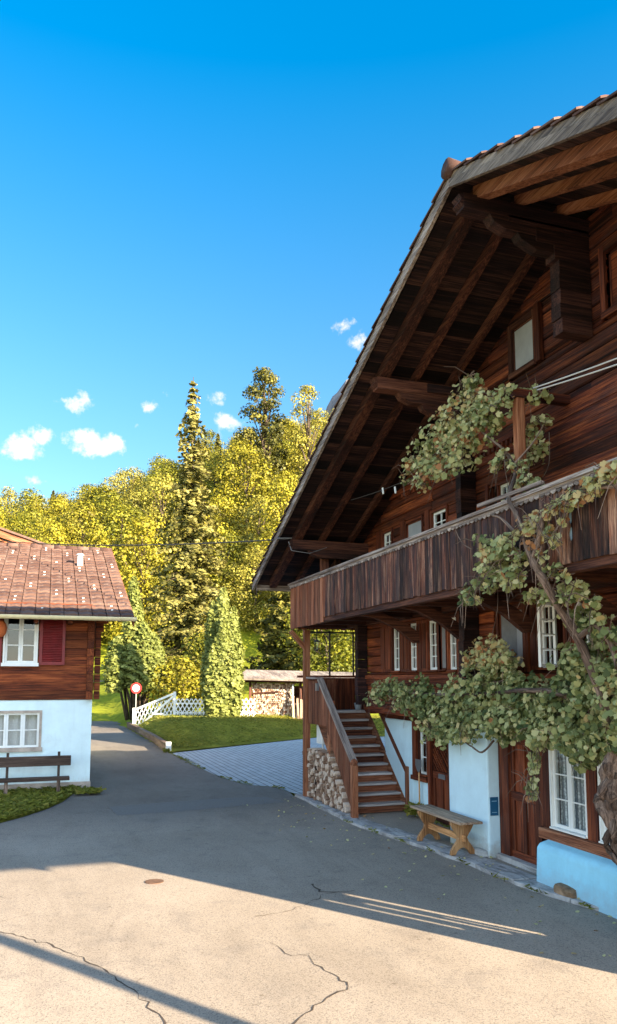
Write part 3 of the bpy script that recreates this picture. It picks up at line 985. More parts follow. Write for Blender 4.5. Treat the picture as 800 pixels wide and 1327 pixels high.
mb = MB(); mb.box(-8, 6.62, BN - .17, BN - .03, 3.90, 4.015); mb.box(-8, 6.6, .02, .12, 3.9, 4.015); mb.build('edge_beam', 'rafter', bal)
for sc in (2.72, 1.02, -.9, -2.72, -4.5):
    mb = MB(); pts = [(.02, 3.42), (.02, 3.58), (.35, 3.78), (.9, 3.99), (1.25, 4.0), (1.25, 3.9), (.95, 3.86), (.5, 3.66), (.14, 3.40)]
    mb.prism(pts, 'x', sc - .06, sc + .06, glong='y'); mb.build('bracket', 'rafter', bal)
s = -7.5
while s < 6.6:
    mb = MB(); mb.box(s - .06, s + .06, .13, BN - .18, 3.9, 4.015, 'y'); mb.build('joist', 'rafter', bal); s += 1.15

# porch posts, screens and balustrade at the far end
PN = .9
mb = MB(); mb.box(6.83, 6.97, PN - .07, PN + .07, -.02, 3.88, 'z'); mb.box(5.42, 5.52, PN - .05, PN - .02, 1.0, 1.75, 'z'); mb.beam((6.9, PN, 3.4), (6.9, PN + .4, 3.85), .1, .1)
mb.build('porch_post', 'flybeam', CH)
mb = MB(); mb.box(5.45, 5.6, .86, 1.02, 4.95, 5.72, 'z'); mb.box(5.62, 5.72, .5, .62, 4.07, 5.9, 'z'); mb.build('balcony_post', 'rafter', CH)
mb = MB(); n = PN - .08
while n > -4: mb.box(7.38, 7.41, n - .14, n, 1.9, 2.74, 'z'); n -= .143
mb.box(7.34, 7.45, -4, PN + .06, 2.745, 2.80)
mb.build('porch_boarding', 'red', CH)
mb = MB()
for n in (.72, .13, -.5, -.58): mb.box(7.38, 7.41, n - .018, n + .018, 2.8, 3.9, 'z')
mb.box(7.38, 7.41, -.6, .75, 3.84, 3.88)
pw = mb.build('porch_window', 'iron', CH)
mb = MB(); mb.raw([(7.393, -.5, 2.81), (7.393, .7, 2.81), (7.393, .7, 3.84), (7.393, -.5, 3.84)], [(0, 1, 2, 3)]); mb.build('pane', 'glass', pw)
mb = MB(); mb.box(6.42, 7.0, -4, .80, 1.9, 1.98); mb.build('landing', 'balcred', CH)

# --- stair
mb = MB()
SB, ST = 4.28, 6.38; NS0, NS1 = -.38, .72; RZ = 1.97 / 11
st_top = (ST, 1.97)
for n0 in (NS0 - .05, NS1):
    mb.prism([(SB - .05, 0), (SB + .28, 0), (ST + .1, 1.7), (ST + .1, 2.0), (ST - .08, 2.0), (SB - .05, .17)], 'y', n0, n0 + .05, glong='x')
stair = mb.build('staircase', 'flybeam', CH)
for i in range(10):
    z = RZ * (i + 1); x = SB + (ST - SB) * i / 10.
    mb = MB(); mb.box(x - .03, x + .26, NS0 + .002, NS1 - .002, z - .045, z, 'y'); mb.build('step', 'step', stair, bevel=.006)
    mb = MB(); mb.box(x + .02, x + .04, NS0 + .004, NS1 - .004, z - RZ + .002, z - .047, 'y'); mb.build('riser', 'balcred', stair)
mb = MB(); mb.box(ST - .02, ST + .02, NS0, NS1, 1.76, 1.925, 'y'); mb.build('riser', 'flybeam', stair); mb = MB(); mb.box(ST - .05, ST + .3, NS0, NS1, 1.93, 1.985, 'y'); mb.build('step', 'step', stair)
# left side boards
LN = .80
def top_l(s): return 2.70 - max(0, 6.05 - s) * (2.70 - 1.02) / (6.05 - 4.0)
def bot_l(s): return max(0., 1.55 - (5.5 - s) * 1.03) if s < 5.5 else 1.68
mb = MB(); s = 4.08
while s < 6.95:
    w = min(.125, 6.95 - s); e = s + w - .004
    b0, b1 = bot_l(s), bot_l(e)
    if s < 5.9 and b0 < .0: b0 = 0
    mb.prism([(s, b0), (e, b1), (e, top_l(e) - .02), (s, top_l(s) - .02)], 'y', LN + .06, LN + .085 + R.uniform(-.004, .004), glong='z'); s += w
mb.box(6.955, 6.98, PN - .75, PN - .02, 1.66, 2.70, 'z')
mb.build('side_boards', 'balcred', stair)
mb = MB(); mb.beam((6.1, LN + .05, 2.74), (3.98, LN + .05, 1.0), .13, .07); mb.beam((6.05, LN + .06, 2.74), (7.0, LN + .06, 2.74), .16, .05)
mb.build('handrail', 'rail', stair)
mb = MB(); mb.box(3.96, 4.08, LN, LN + .12, -.02, 1.0, 'z')
for z, r in ((1.0, .075), (1.03, .085), (1.06, .07)): pass
mb.tube([(4.02, LN + .06, z) for z in (.98, 1.01, 1.05, 1.10, 1.13)], [.05, .075, .085, .06, .02], 10)
mb.build('newel_post', 'flybeam', stair)
mb = MB(); mb.box(4.12, 4.24, NS0 - .10, NS0 + .02, -.02, .92, 'z'); mb.build('newel_post', 'balcred', stair)
mb = MB(); mb.beam((4.2, NS0 - .04, .78), (6.7, NS0 - .04, 2.98), .07, .11); mb.box(6.42, 6.50, NS0 - .08, NS0, 1.98, 2.8, 'z'); mb.build('handrail', 'balcred', stair)
mb = MB(); mb.box(6.05, 6.12, LN + .086, LN + .15, 2.45, 2.62); mb.build('junction_box', 'steel', stair)

# --- roof
OV = 2.06
def slope(mb, n0, n1, s0, s1, t_top, t_bot, tone=None):
    """slab following one roof slope between vertical offsets t_bot..t_top under the roof line"""
    mb.prism([(s0, roof_z(s0) - t_bot), (s1, roof_z(s1) - t_bot), (s1, roof_z(s1) - t_top), (s0, roof_z(s0) - t_top)], 'y', n0, n1, tone, 'x')


mb = MB()
slope(mb, -12, OV - .08, APS, SE_L - .05, .03, .07); slope(mb, -12, OV - .08, SE_R + .05, APS, .03, .07)
roof = mb.build('roof', 'tile', CH)
mb = MB()
for a, b in ((APS + .01, SE_L - .08), (SE_R + .08, APS - .01)):
    s = a
    while s < b:
        e = min(s + R.uniform(.2, .28), b); slope(mb, -12, OV - .09, s + .004, e, .075, .10 + R.uniform(0, .012)); 
        s = e
for i in range(4, len(mb.G)): pass
# soffit boards run along the depth of the roof
mb.G = [(g[1], g[0], g[2]) for g in mb.G]
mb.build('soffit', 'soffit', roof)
for nn, w, h, mt in ((OV - .42, .17, .17, 'rafter'), (1.05, .10, .13, 'rafter'), (.38, .10, .13, 'rafter'), (-.9, .12, .15, 'rafter')):
    for a, b in ((APS, SE_L - .3), (SE_R + .3, APS)):
        mb = MB(); s0 = a
        while s0 < b - .01:
            e = min(s0 + 5.2, b); slope(mb, nn - w / 2, nn + w / 2, s0, e, .115, .115 + h); s0 = e
        mb.build('rafter', 'flybeam' if (a < APS and nn > .3) else mt, roof)
for a, b in ((APS, SE_L), (SE_R, APS)):
    mb = MB(); q = a
    while q < b - .01:
        e = min(q + 4.6, b); slope(mb, OV - .045, OV, q, e - .004, -.01, .085); q = e
    mb.build('verge_board', 'verge', roof)
    mb = MB(); q = a
    while q < b - .01:
        e = min(q + 4.6, b); slope(mb, OV - .03, OV + .02, q, e - .002, .088, .20); q = e
    mb.build('verge_board', 'verge' if a < APS else 'rail', roof)
mb = MB(); mb.box(SE_L - .06, SE_L - .01, -12, OV - .08, roof_z(SE_L) - .2, roof_z(SE_L) + .0, 'y'); mb.build('eave_board', 'verge', roof); mb = MB(); mb.box(SE_R + .01, SE_R + .06, -12, OV - .08, roof_z(SE_R) - .2, roof_z(SE_R), 'y'); mb.build('eave_board', 'verge', roof)
# tiles along both slopes (first columns at the verge are real tiles)
mb = MB()
for sg in (1, -1):
    L = (SE_L - APS) if sg > 0 else (APS - SE_R); k = 0; d = .06
    while d < L:
        for c in range(3):
            nb = OV + .03 - c * .22
            P = []
            for dd, lift in ((d, .015), (d + .40, .075)):
                s_ = APS + sg * min(dd, L + .05); z = APZ - SL * min(dd, L + .05)
                for q in range(5):
                    a = q / 4; P.append((s_, nb - a * .23, z + lift + .035 * sin(a * pi)))
            fs = [(i, i + 1, i + 6, i + 5) for i in range(4)]
            P2 = [(x, y, z - .025) for x, y, z in P]
            mb.raw(P + P2, fs + [tuple(j + 10 for j in f[::-1]) for f in fs] + [(5 + i, 6 + i, 16 + i, 15 + i) for i in range(4)] + [(0, 5, 15, 10), (4, 14, 19, 9)])
        d += .34
mb.build('verge_tile', 'tile', roof, smooth=False)
mb = MB(); n = OV + .06
while n > -11.5:
    mb.tube([(APS, n, APZ + .05), (APS, n - .36, APZ + .03)], [.13, .11], 10); n -= .36
mb.build('ridge_tile', 'tile', roof, smooth=True)
# purlins with stepped supports
def purlin(s, z, n1=1.78, name='purlin', mat='rafter', layers=2):
    mb = MB(); mb.box(s - .10, s + .10, -4, n1, z - .20, z, 'y')
    if layers > 1: mb.prism([(-.16, z - .37), (n1 - .62, z - .37), (n1 - .45, z - .30), (n1 - .38, z - .203), (-.16, z - .203)], 'x', s - .09, s + .09, glong='y')
    if layers > 2: mb.prism([(-.16, z - .56), (n1 - 1.1, z - .56), (n1 - .85, z - .45), (n1 - .8, z - .373), (-.16, z - .373)], 'x', s - .08, s + .08, glong='y')
    for q in (0,): mb.prism([(n1, z - .17), (n1 + .06, z - .13), (n1 + .03, z - .08), (n1 + .07, z - .03), (n1, z - .01)], 'x', s - .095, s + .095, glong='y')
    mb.build(name, mat, CH)


purlin(.70, roof_z(.70) - .27, layers=3); purlin(5.30, roof_z(5.30) - .27, layers=2)
purlin(APS, APZ - .30, 1.92, mat='corbel', layers=3); purlin(-5.6, roof_z(-5.6) - .29, 1.86, mat='corbel', layers=2); purlin(-10.2, roof_z(-10.2) - .27)
# unseen open bay added under the right-hand eaves to shape sun and shadow
mb = MB(); mb.box(-11.17, -11.03, .37, .52, -.06, roof_z(-11.1) - .3, 'z'); mb.build('shadow_post', 'flybeam', CH)  # post placed to cast the long thin shadow across the road
mb = MB(); s = -6.5
slits = ((-5.66, -5.58, 1.05, 1.70), (-5.34, -5.22, .85, 1.75), (-5.97, -5.89, 1.30, 1.95), (-5.47, -5.42, .95, 1.3))  # gaps cut to let streaks of sun into the road's shade
for s0, s1 in ((-6.5, -5.97), (-5.97, -5.89), (-5.89, -5.66), (-5.66, -5.58), (-5.58, -5.47), (-5.47, -5.42), (-5.42, -5.34), (-5.34, -5.22), (-5.22, -5.0)):
    sl_ = [q for q in slits if q[0] == s0]
    if sl_: mb.box(s0, s1, -.05, -.03, 0, sl_[0][2], 'z'); mb.box(s0, s1, -.05, -.03, sl_[0][3], 4.0, 'z')
    else: mb.box(s0 + .002, s1 - .002, -.05, -.03, 0, 4.0, 'z')
mb.build('sun_slit_wall', 'balcred', CH)

# balcony post carrying the vine with its cross beam
mb = MB(); mb.box(-2.0, -1.88, .78, .90, 4.07, 6.50, 'z'); mb.build('vine_post', 'flybeam', CH, bevel=.008)
mb = MB(); mb.box(-2.02, -1.88, .055, .98, 6.50, 6.62, 'y'); mb.build('vine_beam', 'gable', CH, bevel=.008)

# --- hanging things and small things on the house
o = MB(); o.box(.20, .36, 0, 0, 0, 0) if False else None
mb = MB(); k = .0
x = .118
mb.box(x - .012, x - .001, .03, .17, .62, .90); 
pr = thing('wall_plaque', (.11, .1, .62), 'small dark blue plaque on the white pillar beside the plank door', 'plaque')
mb.build('plate', 'plaque', pr)
mb = MB(); mb.box(x - .0135, x - .0125, .055, .145, .835, .845); mb.box(x - .0135, x - .0125, .055, .145, .665, .672)
mb.build('pale_marks', 'plaquemark', pr)

# power line to the gable
def sag(p, q, d, k=16):
    p, q = Vector(p), Vector(q); return [p.lerp(q, i / k) - Vector((0, 0, 4 * d * (i / k) * (1 - i / k))) for i in range(k + 1)]


mb = MB(); q0 = Vector((5.30, 1.86, 5.76)); lx, ly = fr(-16, 31)
mb.tube(sag(q0, (lx, ly, 8.75), .35), .016, 5)
tag(mb.build('power_line', 'cable'), 'thin dark overhead cable crossing from the gable to the left', 'cable')
mb = MB()
for z in (6.42, 6.56): mb.tube(sag((-2.03, .66, 6.64 - (6.56 - z) * .3), (-7.2, .66, z - .45), .08), .009, 5)
tag(mb.build('clothes_line', 'wire'), 'two pale lines stretched from the vine beam along the upper wall', 'clothes line')
mb = MB(); a = on_n(455, 648, 1.1); b = on_n(535, 612, 1.0)
mb.tube(sag((a[0], 1.1, a[1]), (-1.95, .84, 6.2), .12), .007, 5)
lw = tag(mb.build('wire', 'cable'), 'thin dark wire with white clips under the gable eaves', 'wire')
mb = MB()
for u, v in ((497, 640), (513, 639)):
    p = on_n(u, v, 1.05); mb.beam((p[0], 1.05, p[1]), (p[0] + .03, 1.05, p[1] + .12), .02, .03)
mb.build('clip', 'white', lw)
# bracket with insulator at purlin end
mb = MB(); mb.tube([(5.3, 1.78, 5.78), (5.3, 2.1, 5.76)], .018, 6); mb.tube([(5.3, 1.85, 5.7), (5.25, 1.8, 5.5), (5.2, 1.4, 5.45), (5.2, 1.0, 5.6)], .008, 5); mb.build('cable_bracket', 'steel', CH)

# lantern under the balcony at the porch post
p = on_s(409, 812, 6.9)
ln = thing('lantern', (6.95, .62, 3.5), 'small black lantern hanging under the balcony at the porch', 'lantern')
mb = MB(); mb.tube([(6.95, .62, 3.88), (6.95, .62, 3.66)], .008, 5); mb.tube([(6.95, .62, z) for z in (3.66, 3.62, 3.60)], [.02, .07, .075], 6); mb.tube([(6.95, .62, z) for z in (3.42, 3.40, 3.38)], [.055, .05, .02], 6)
for i in range(6): mb.beam((6.95 + .06 * cos(i * pi / 3), .62 + .06 * sin(i * pi / 3), 3.41), (6.95 + .068 * cos(i * pi / 3), .62 + .068 * sin(i * pi / 3), 3.61), .01, .01)
mb.build('cage', 'iron', ln)
mb = MB(); mb.tube([(6.95, .62, 3.42), (6.95, .62, 3.60)], [.05, .058], 6); mb.build('glass', 'glass', ln)

# flower pot with cactus at the stair top
fp = thing('flower_pot', (6.42, -.22, 1.985), 'small grey pot with a spiky plant on the top stair', 'flower pot')
mb = MB(); mb.tube([(6.42, -.22, 1.985 + z) for z in (0, .02, .15, .17, .16)], [.055, .07, .09, .095, .07], 12); mb.build('pot', 'pot', fp, smooth=True)
mb = MB(); 
for k in range(5):
    a = k * 1.3; mb.tube([(6.42 + .02 * cos(a), -.22 + .02 * sin(a), 2.13), (6.42 + .05 * cos(a), -.22 + .05 * sin(a), 2.22 + .05 * k), (6.42 + .06 * cos(a), -.22 + .06 * sin(a), 2.3 + .06 * k)], [.018, .022, .006], 6)
mb.build('plant', M['thuja'], fp)
# dry stalks on the landing
sp = thing('potted_plant', (6.75, .35, 1.98), 'thin leafless potted plant behind the stair handrail on the landing', 'plant')
mb = MB(); mb.tube([(6.75, .35, 1.98 + z) for z in (0, .2, .22)], [.08, .11, .1], 10); mb.build('pot', 'orange', sp)
mb = MB()
for k in range(6):
    a = k * 1.05; mb.tube([(6.75, .35, 2.15), (6.75 + .1 * cos(a), .35 + .1 * sin(a), 2.5), (6.75 + .22 * cos(a), .35 + .22 * sin(a), 2.55 + .06 * k)], [.008, .006, .003], 5)
mb.build('stem', 'drycut', sp)

# white boxes behind the firewood
for i, (s0, s1, nn, z0, z1, lb) in enumerate(((6.35, 6.75, .70, 1.22, 1.66, 'pale grey meter box under the stair landing, left of two'), (5.66, 6.2, .66, 1.18, 1.64, 'cream meter box under the stair landing, beside the short post'))):
    mb = MB(); mb.box(s0, s1, nn - .16, nn, z0, z1); mb.box(s0 + .03, s1 - .03, nn, nn + .012, z0 + .04, z1 - .04)
    mb.tube([((s0 + s1) / 2, nn - .08, z0), ((s0 + s1) / 2, nn - .08, -.05)], .02, 6)
    o = mb.build('meter_box', 'box' if i == 0 else 'cream', bevel=.006); tag(based(o, (s0, nn, -.05)), lb, 'meter box', 'meter boxes under the stair')

# shovel hanging beside the lattice door
p = on_n(541, 991, NA + .12)
mb = MB(); s0, z0 = p
mb.prism([(s0 - .13, z0 + .10), (s0 + .13, z0 + .10), (s0 + .13, z0 - .02), (s0 + .07, z0 - .11), (s0, z0 - .16), (s0 - .07, z0 - .11), (s0 - .13, z0 - .02)], 'y', NA + .09, NA + .10)
sh = thing('shovel', (s0, NA + .1, 0), 'grey shovel blade hanging beside the lattice door window', 'shovel')
mb.build('blade', 'steel', sh)
mb = MB(); mb.tube([(s0, NA + .085, z0 + .02), (s0 + .02, NA + .07, z0 - .98)], .016, 7); mb.build('handle', 'bench', sh)

# ------------------------------------------------------------------ firewood under the stair
def logpoly(r, kind):
    if kind == 0: return [(r * cos(a), r * sin(a)) for a in [i * pi / 4 for i in range(8)]]
    ang = R.uniform(pi * .45, pi * .8); k = 4
    return [(-r * .5, -r * .35)] + [(r * 1.5 * cos(-ang / 2 + ang * i / k) - r * .5, r * 1.3 * sin(-ang / 2 + ang * i / k)) for i in range(k + 1)]


def top_w(s):
    if s > 6.85: return .98
    if s > 5.4: return 1.12
    return max(.0, 1.10 - (5.4 - s) * .98)


protos = []
for i in range(8):
    mb = MB(); r = .052
    mb.prism(logpoly(r, 0 if i == 0 else 1), 'y', -.16, .16, R.random(), 'y')
    me = mb.build('firewood_log', 'logend'); protos.append(me)
cnt = 0; rowz = .01; row = 0
pool = []
while rowz < 1.15:
    s = 4.42 + (row % 2) * .045
    while s < 7.12:
        if rowz < top_w(s) - .03 and abs(s - 6.35) > .035: pool.append((s, rowz + .05))
        s += R.uniform(.088, .106)
    rowz += .083; row += 1
for i, (s, z) in enumerate(pool[:295]):
    src = protos[i % 8]
    o = src if i < 8 else src.copy()
    if i >= 8:
        me = src.data if R.random() < .5 else src.data
        COL.objects.link(o)
    o.location = (s, .74 + R.uniform(-.035, .03), z + R.uniform(-.008, .008)); o.rotation_euler = (R.uniform(-.05, .05), R.uniform(0, 6.28), R.uniform(-.06, .06))
    k = R.uniform(.85, 1.28); o.scale = (k, 1, k)
    tag(o, 'split pale firewood log in the stack under the outside stair', 'firewood', 'firewood stacked under the stair')
mb = MB()
mb.box(6.33, 6.37, .62, .88, 0, 1.1, 'z'); mb.box(4.75, 6.9, .45, .56, 0, .25); mb.prism([(4.95, .25), (6.9, .25), (6.9, .85), (5.5, .85)], 'y', .45, .56)
tag(based(mb.build('stack_support', 'oldbench'), (5.5, .6, 0)), 'dark boards and upright holding the firewood stack under the stair', 'support')

# ------------------------------------------------------------------ trestle bench
c0 = on_z(575, 1083, 0); c1 = on_z(618, 1101, 0)
b = thing('trestle_bench', (1.1, .52, 0), 'light pine trestle bench with carved cross legs in front of the white pillar', 'bench')
mb = MB(); bn0, bn1 = .30, .70
for i in range(3):
    w = (bn1 - bn0) / 3; mb.box(.12, 1.86, bn0 + i * w + .003, bn0 + (i + 1) * w - .003, .50 + i * .002, .538 + i * .001)
mb.build('seat', 'benchtop', b, bevel=.005)
for sc in (.42, 1.55):
    mb = MB(); m = (bn0 + bn1) / 2
    half = [(.20, .498), (.20, .46), (.155, .38), (.10, .30), (.075, .26), (.10, .20), (.16, .13), (.205, .06), (.215, .0), (.13, .0), (.10, .055), (.05, .095), (0, .11)]
    pl = [(m + a, z) for a, z in half] + [(m - a, z) for a, z in half[::-1][1:]]
    mb.prism(pl, 'x', sc - .03, sc + .03, glong='z'); mb.build('leg', 'bench', b, bevel=.006)
mb = MB(); mb.box(.34, 1.63, (bn0 + bn1) / 2 - .02, (bn0 + bn1) / 2 + .02, .20, .30); mb.build('stretcher', 'bench', b, bevel=.004)

# stone and clippings on the pavement
def stone(name, c, r, seed, mat, label):
    mb = MB(); rr = random.Random(seed); vs = []; A, Bn = 12, 7
    for i in range(Bn + 1):
        th = pi * i / Bn
        for j in range(A):
            ph = 2 * pi * j / A; d = Vector((sin(th) * cos(ph), sin(th) * sin(ph), cos(th)))
            q = Vector([math.copysign(abs(k) ** .55, k) for k in d]); f = 1 + .16 * mnoise.noise(d * 1.7 + Vector((seed, 0, 0)))
            vs.append((c[0] + q.x * r[0] * f, c[1] + q.y * r[1] * f, c[2] + q.z * r[2] * f))
    fs = [(i * A + j, i * A + (j + 1) % A, (i + 1) * A + (j + 1) % A, (i + 1) * A + j) for i in range(Bn) for j in range(A)]
    mb.raw(vs, fs); o = mb.build(name, mat, smooth=False); return tag(based(o, (c[0], c[1], c[2] - r[2])), label, 'stone')


p = on_z(727, 1158, 0)
stone('kerb_stone', (p[0] - .02, p[1] - .10, .015), (.20, .13, .085), 3, 'stoneblk', 'rough brown block of stone set in the pavement edge')
p = on_z(640, 1109, 0)
stone('boulder', (p[0] + .16, p[1] + .12, .03), (.20, .10, .06), 9, 'boulder', 'grey flat stone at the foot of the white pillar')
mb = MB(); p = on_z(788, 1168, 0)
for k in range(80):
    a = R.uniform(0, 6.28); L = R.uniform(.1, .28); x, y = p[0] + R.gauss(-.1, .22), p[1] + R.gauss(-.02, .07); z = R.uniform(.01, .05)
    mb.tube([(x, y, z), (x + L * .5 * cos(a), y + L * .35 * sin(a), z + R.uniform(0, .03)), (x + L * cos(a), y + L * .6 * sin(a), z)], [.006, .005, .003], 5)
tag(based(mb.build('twig_heap', 'drycut'), (p[0], p[1], 0)), 'heap of reddish dry vine clippings on the pavement slabs', 'twigs')
# dry grass tuft at foot of wall left of the lattice door
def small_tuft(c, n, h, label, name='dry_grass_tuft', tone0=.75):
    pts = np.asarray([(c[0] + R.gauss(0, .07), c[1] + R.gauss(0, .03), c[2]) for _ in range(n)]); rs = np.random.RandomState(n)
    sz = h * rs.uniform(.6, 1.2, n); pts[:, 2] += sz * .45
    up = np.stack([rs.normal(size=n) * .4, rs.normal(size=n) * .4, np.ones(n)], 1); nr = np.cross(up, rs.normal(size=(n, 3)))
    o = leaf_mesh(name, pts, sz, nr, np.clip(rs.normal(tone0, .15, n), 0, 1), [(-.06, -.5), (.06, -.5), (0, .6)], 'grassblade', along=np.cross(nr, up))
    return tag(based(o, c), label, 'plant')


small_tuft((doorL[1] + .35, NA + .1, -.01), 160, .36, 'dry straw coloured grass tuft at the wall by the lattice door')
small_tuft((edging[0][0] - .5, edging[0][1] + .1, ROADZ), 120, .22, 'green weeds at the white end of the timber edging', 'weeds', .4)

pts = []
for (a, b), (c, d) in list(zip(paved, paved[1:])) + list(zip(edging, edging[1:])):
    L = sqrt((c - a) ** 2 + (d - b) ** 2)
    for _ in range(int(L * 60)):
        q = R.random(); nz_ = mnoise.noise(Vector((a + (c - a) * q, b + (d - b) * q, 0)) * 1.7)
        if nz_ > -.05: pts.append((a + (c - a) * q + R.gauss(0, .05), b + (d - b) * q + R.gauss(.0, .05), ROADZ))
for a, b in kk:
    if -4 < a < 7:
        for _ in range(14): pts.append((a + R.gauss(0, .12), b + .01 + abs(R.gauss(0, .015)), ROADZ))
for _ in range(150): pts.append((R.uniform(2.0, 5.0), NA + .02 + abs(R.gauss(0, .04)), -.018))
tag(grass_tufts('weeds', pts, .085, 12), 'small weeds growing along the edges of road, drive and pavement')
pts = []; nr_ = []
for _ in range(230):
    s_ = R.uniform(-5, 7); k_ = kerb_n(s_); pts.append((s_, k_ + R.gauss(-.1, .45) + (R.random() ** 3) * 1.5, 0))
pts = [(x, y, (ROADZ + .012) if y > kerb_n(x) + .02 else .012) for x, y, z in pts]
rs = np.random.RandomState(2); nr_ = np.stack([rs.normal(size=len(pts)) * .3, rs.normal(size=len(pts)) * .3, np.ones(len(pts))], 1)
tag(leaf_mesh('fallen_leaves', pts, rs.uniform(.025, .06, len(pts)), nr_, rs.uniform(.7, 1, len(pts)), VINE, 'vleaf'), 'few dry fallen leaves lying along the pavement edge', 'leaves', kind='stuff')

# ------------------------------------------------------------------ grapevine
GV = thing('grapevine', (-3.25, .62, 0), 'old gnarled grapevine with pale leaves climbing the big chalet to its balcony', 'grapevine')
P3 = lambda u, v, n: (lambda q: (q[0], n, q[1]))(on_n(u, v, n))


def smooth_path(pts, k=6):
    P = [Vector(p) for p in pts]; out = []
    for i in range(len(P) - 1):
        a, b, c, d = P[max(0, i - 1)], P[i], P[i + 1], P[min(len(P) - 1, i + 2)]
        for j in range(k):
            t = j / k
            out.append(.5 * ((2 * b) + (c - a) * t + (2 * a - 5 * b + 4 * c - d) * t * t + (3 * b - a - 3 * c + d) * t ** 3))
    out.append(P[-1]); return out


def lerp_r(rs, n):
    return [np.interp(i / (n - 1), np.linspace(0, 1, len(rs)), rs) for i in range(n)]


tp = smooth_path([(-3.78, .60, -.02), (-3.72, .62, .30), P3(812, 1120, .66), P3(801, 1075, .70), P3(793, 1035, .72), P3(796, 1000, .70), P3(799, 970, .70)], 6)
mb = MB(); mb.tube(tp, lerp_r([.19, .15, .085, .12, .155, .13, .09], len(tp)), 14, lump=.42)
mb.tube([P3(787, 1034, .74), P3(776, 1037, .80), P3(773, 1042, .83)], [.10, .075, .055], 10, lump=.35)
for _ in range(7):
    a = R.randrange(6, 26); p0 = tp[a]; q = R.uniform(0, 6.28); off = Vector((.07 * cos(q), .09 * abs(sin(q)) + .03, 0))
    mb.tube([tp[min(len(tp) - 1, a + j)] + off * (1 + .5 * sin(j)) for j in range(0, 9)], [.03, .035, .04, .04, .038, .03, .03, .025, .02], 7, lump=.3)
mb.build('trunk', 'bark', GV, smooth=True)


def cane(pts, r0, r1, k=6):
    q = smooth_path(pts, k); mb = MB(); mb.tube(q, lerp_r([r0, (r0 + r1) / 2, r1], len(q)), 8, lump=.25); mb.build('branch', 'bark', GV, smooth=True); return q


main = cane([P3(796, 985, .70), P3(787, 925, .85), P3(768, 870, .95), P3(748, 825, 1.1), P3(730, 795, 1.25), P3(706, 755, 1.48), P3(690, 722, 1.55), P3(678, 690, 1.52)], .062, .038)
main2 = cane([P3(678, 690, 1.52), P3(668, 665, 1.5), P3(660, 645, 1.42), P3(668, 610, 1.0), P3(655, 585, .98), P3(640, 572, 1.05), P3(625, 560, 1.1)], .034, .015)
cane([P3(748, 828, 1.1), P3(772, 812, 1.05), P3(790, 832, 1.0), P3(799, 860, 1.0), P3(806, 900, .9)], .035, .02)
cane([P3(692, 722, 1.55), P3(700, 690, 1.55), P3(706, 668, 1.55), P3(722, 655, 1.53), P3(745, 648, 1.52), P3(775, 632, 1.50), P3(800, 628, 1.5), P3(840, 600, 1.5)], .035, .022)
cane([P3(668, 690, 1.5), P3(650, 672, 1.5), P3(638, 668, 1.52)], .02, .01)
cane([P3(690, 735, 1.55), P3(680, 705, 1.55), P3(672, 672, 1.5)], .02, .012)
cane([P3(612, 712, 1.5), P3(600, 704, 1.5), P3(592, 690, 1.5), P3(590, 682, 1.5)], .009, .004)
cane([P3(796, 960, .7), P3(740, 905, .75), P3(690, 895, .7), P3(620, 900, .62), P3(560, 900, .5), P3(505, 895, .42)], .05, .016)
cane([P3(640, 960, .5), P3(625, 975, .5), P3(612, 968, .5), P3(600, 960, .45)], .016, .01)
cane([P3(668, 600, 1.0), P3(690, 575, .7), P3(708, 545, .5)], .014, .007)
cane([P3(620, 545, 1.1), P3(575, 580, 1.15), P3(530, 615, 1.2)], .014, .006)
for px in ([(645, 745), (645, 790), (636, 830)], [(712, 560), (712, 600), (703, 620)], [(692, 960), (694, 990), (690, 1030)]):
    cane([P3(u, v, 1.35 if v < 850 and u < 660 else (.4 if u > 700 else .55)) for u, v in px], .006, .004, 4)

rsv = np.random.RandomState(5)


def blob_leaves(blobs, dens, size, tone_mu, jit=.75, inside=None):
    P = []; N_ = []; T = []
    for (u, v, ru, rv, n, rn, k, tm) in blobs:
        tm = tm + rsv.normal(0, .10)
        c = P3(u, v, n); sc = (vw(c[0], n)[1]) / FOC
        for _ in range(int(k * dens)):
            d = rsv.normal(size=3); d /= np.linalg.norm(d); rad = rsv.uniform(.1, 1.35) ** .6
            # blob axes: along the wall, out of the wall, up
            ax = ru * sc * 1.25
            p = (c[0] + d[0] * ax * rad, n + d[1] * rn * rad, c[2] + d[2] * rv * sc * rad)
            if mnoise.noise(Vector(p) * 5.5) < -.16: continue
            P.append(p); nn = np.array([d[0] * .4 - .25, .75 + d[1] * .5, d[2] * .5 + .35]) + rsv.normal(size=3) * jit
            N_.append(nn); T.append(np.clip(rsv.normal(tm, .2) + (.05 if d[2] > .3 else 0), 0, 1))
    return P, N_, T


low = []
def chain(pts, ru, rv, n, rn, k, tm):
    for (u, v) in pts: low.append((u, v, ru, rv, n, rn, k, tm))


chain([(492, 897), (508, 893), (522, 900), (530, 912)], 14, 15, .42, .16, 95, .36)
chain([(545, 905), (560, 918), (575, 925), (590, 915)], 22, 28, .45, .2, 190, .38)
chain([(558, 945), (580, 950), (600, 945)], 20, 18, .45, .18, 120, .42)
chain([(605, 895), (625, 880), (645, 885), (660, 895)], 26, 30, .5, .24, 260, .45)
chain([(620, 855), (632, 842), (645, 850), (655, 862)], 18, 18, .5, .22, 130, .68)
chain([(625, 925), (650, 935), (675, 930)], 26, 26, .5, .24, 260, .36)
chain([(690, 905), (710, 915), (730, 910)], 26, 30, .55, .24, 270, .34)
chain([(700, 940), (725, 945), (750, 950)], 24, 22, .6, .24, 220, .45)
chain([(750, 890), (765, 910), (785, 900)], 28, 36, .7, .28, 320, .36)
chain([(745, 860), (770, 850), (790, 870)], 24, 24, .8, .25, 170, .45)
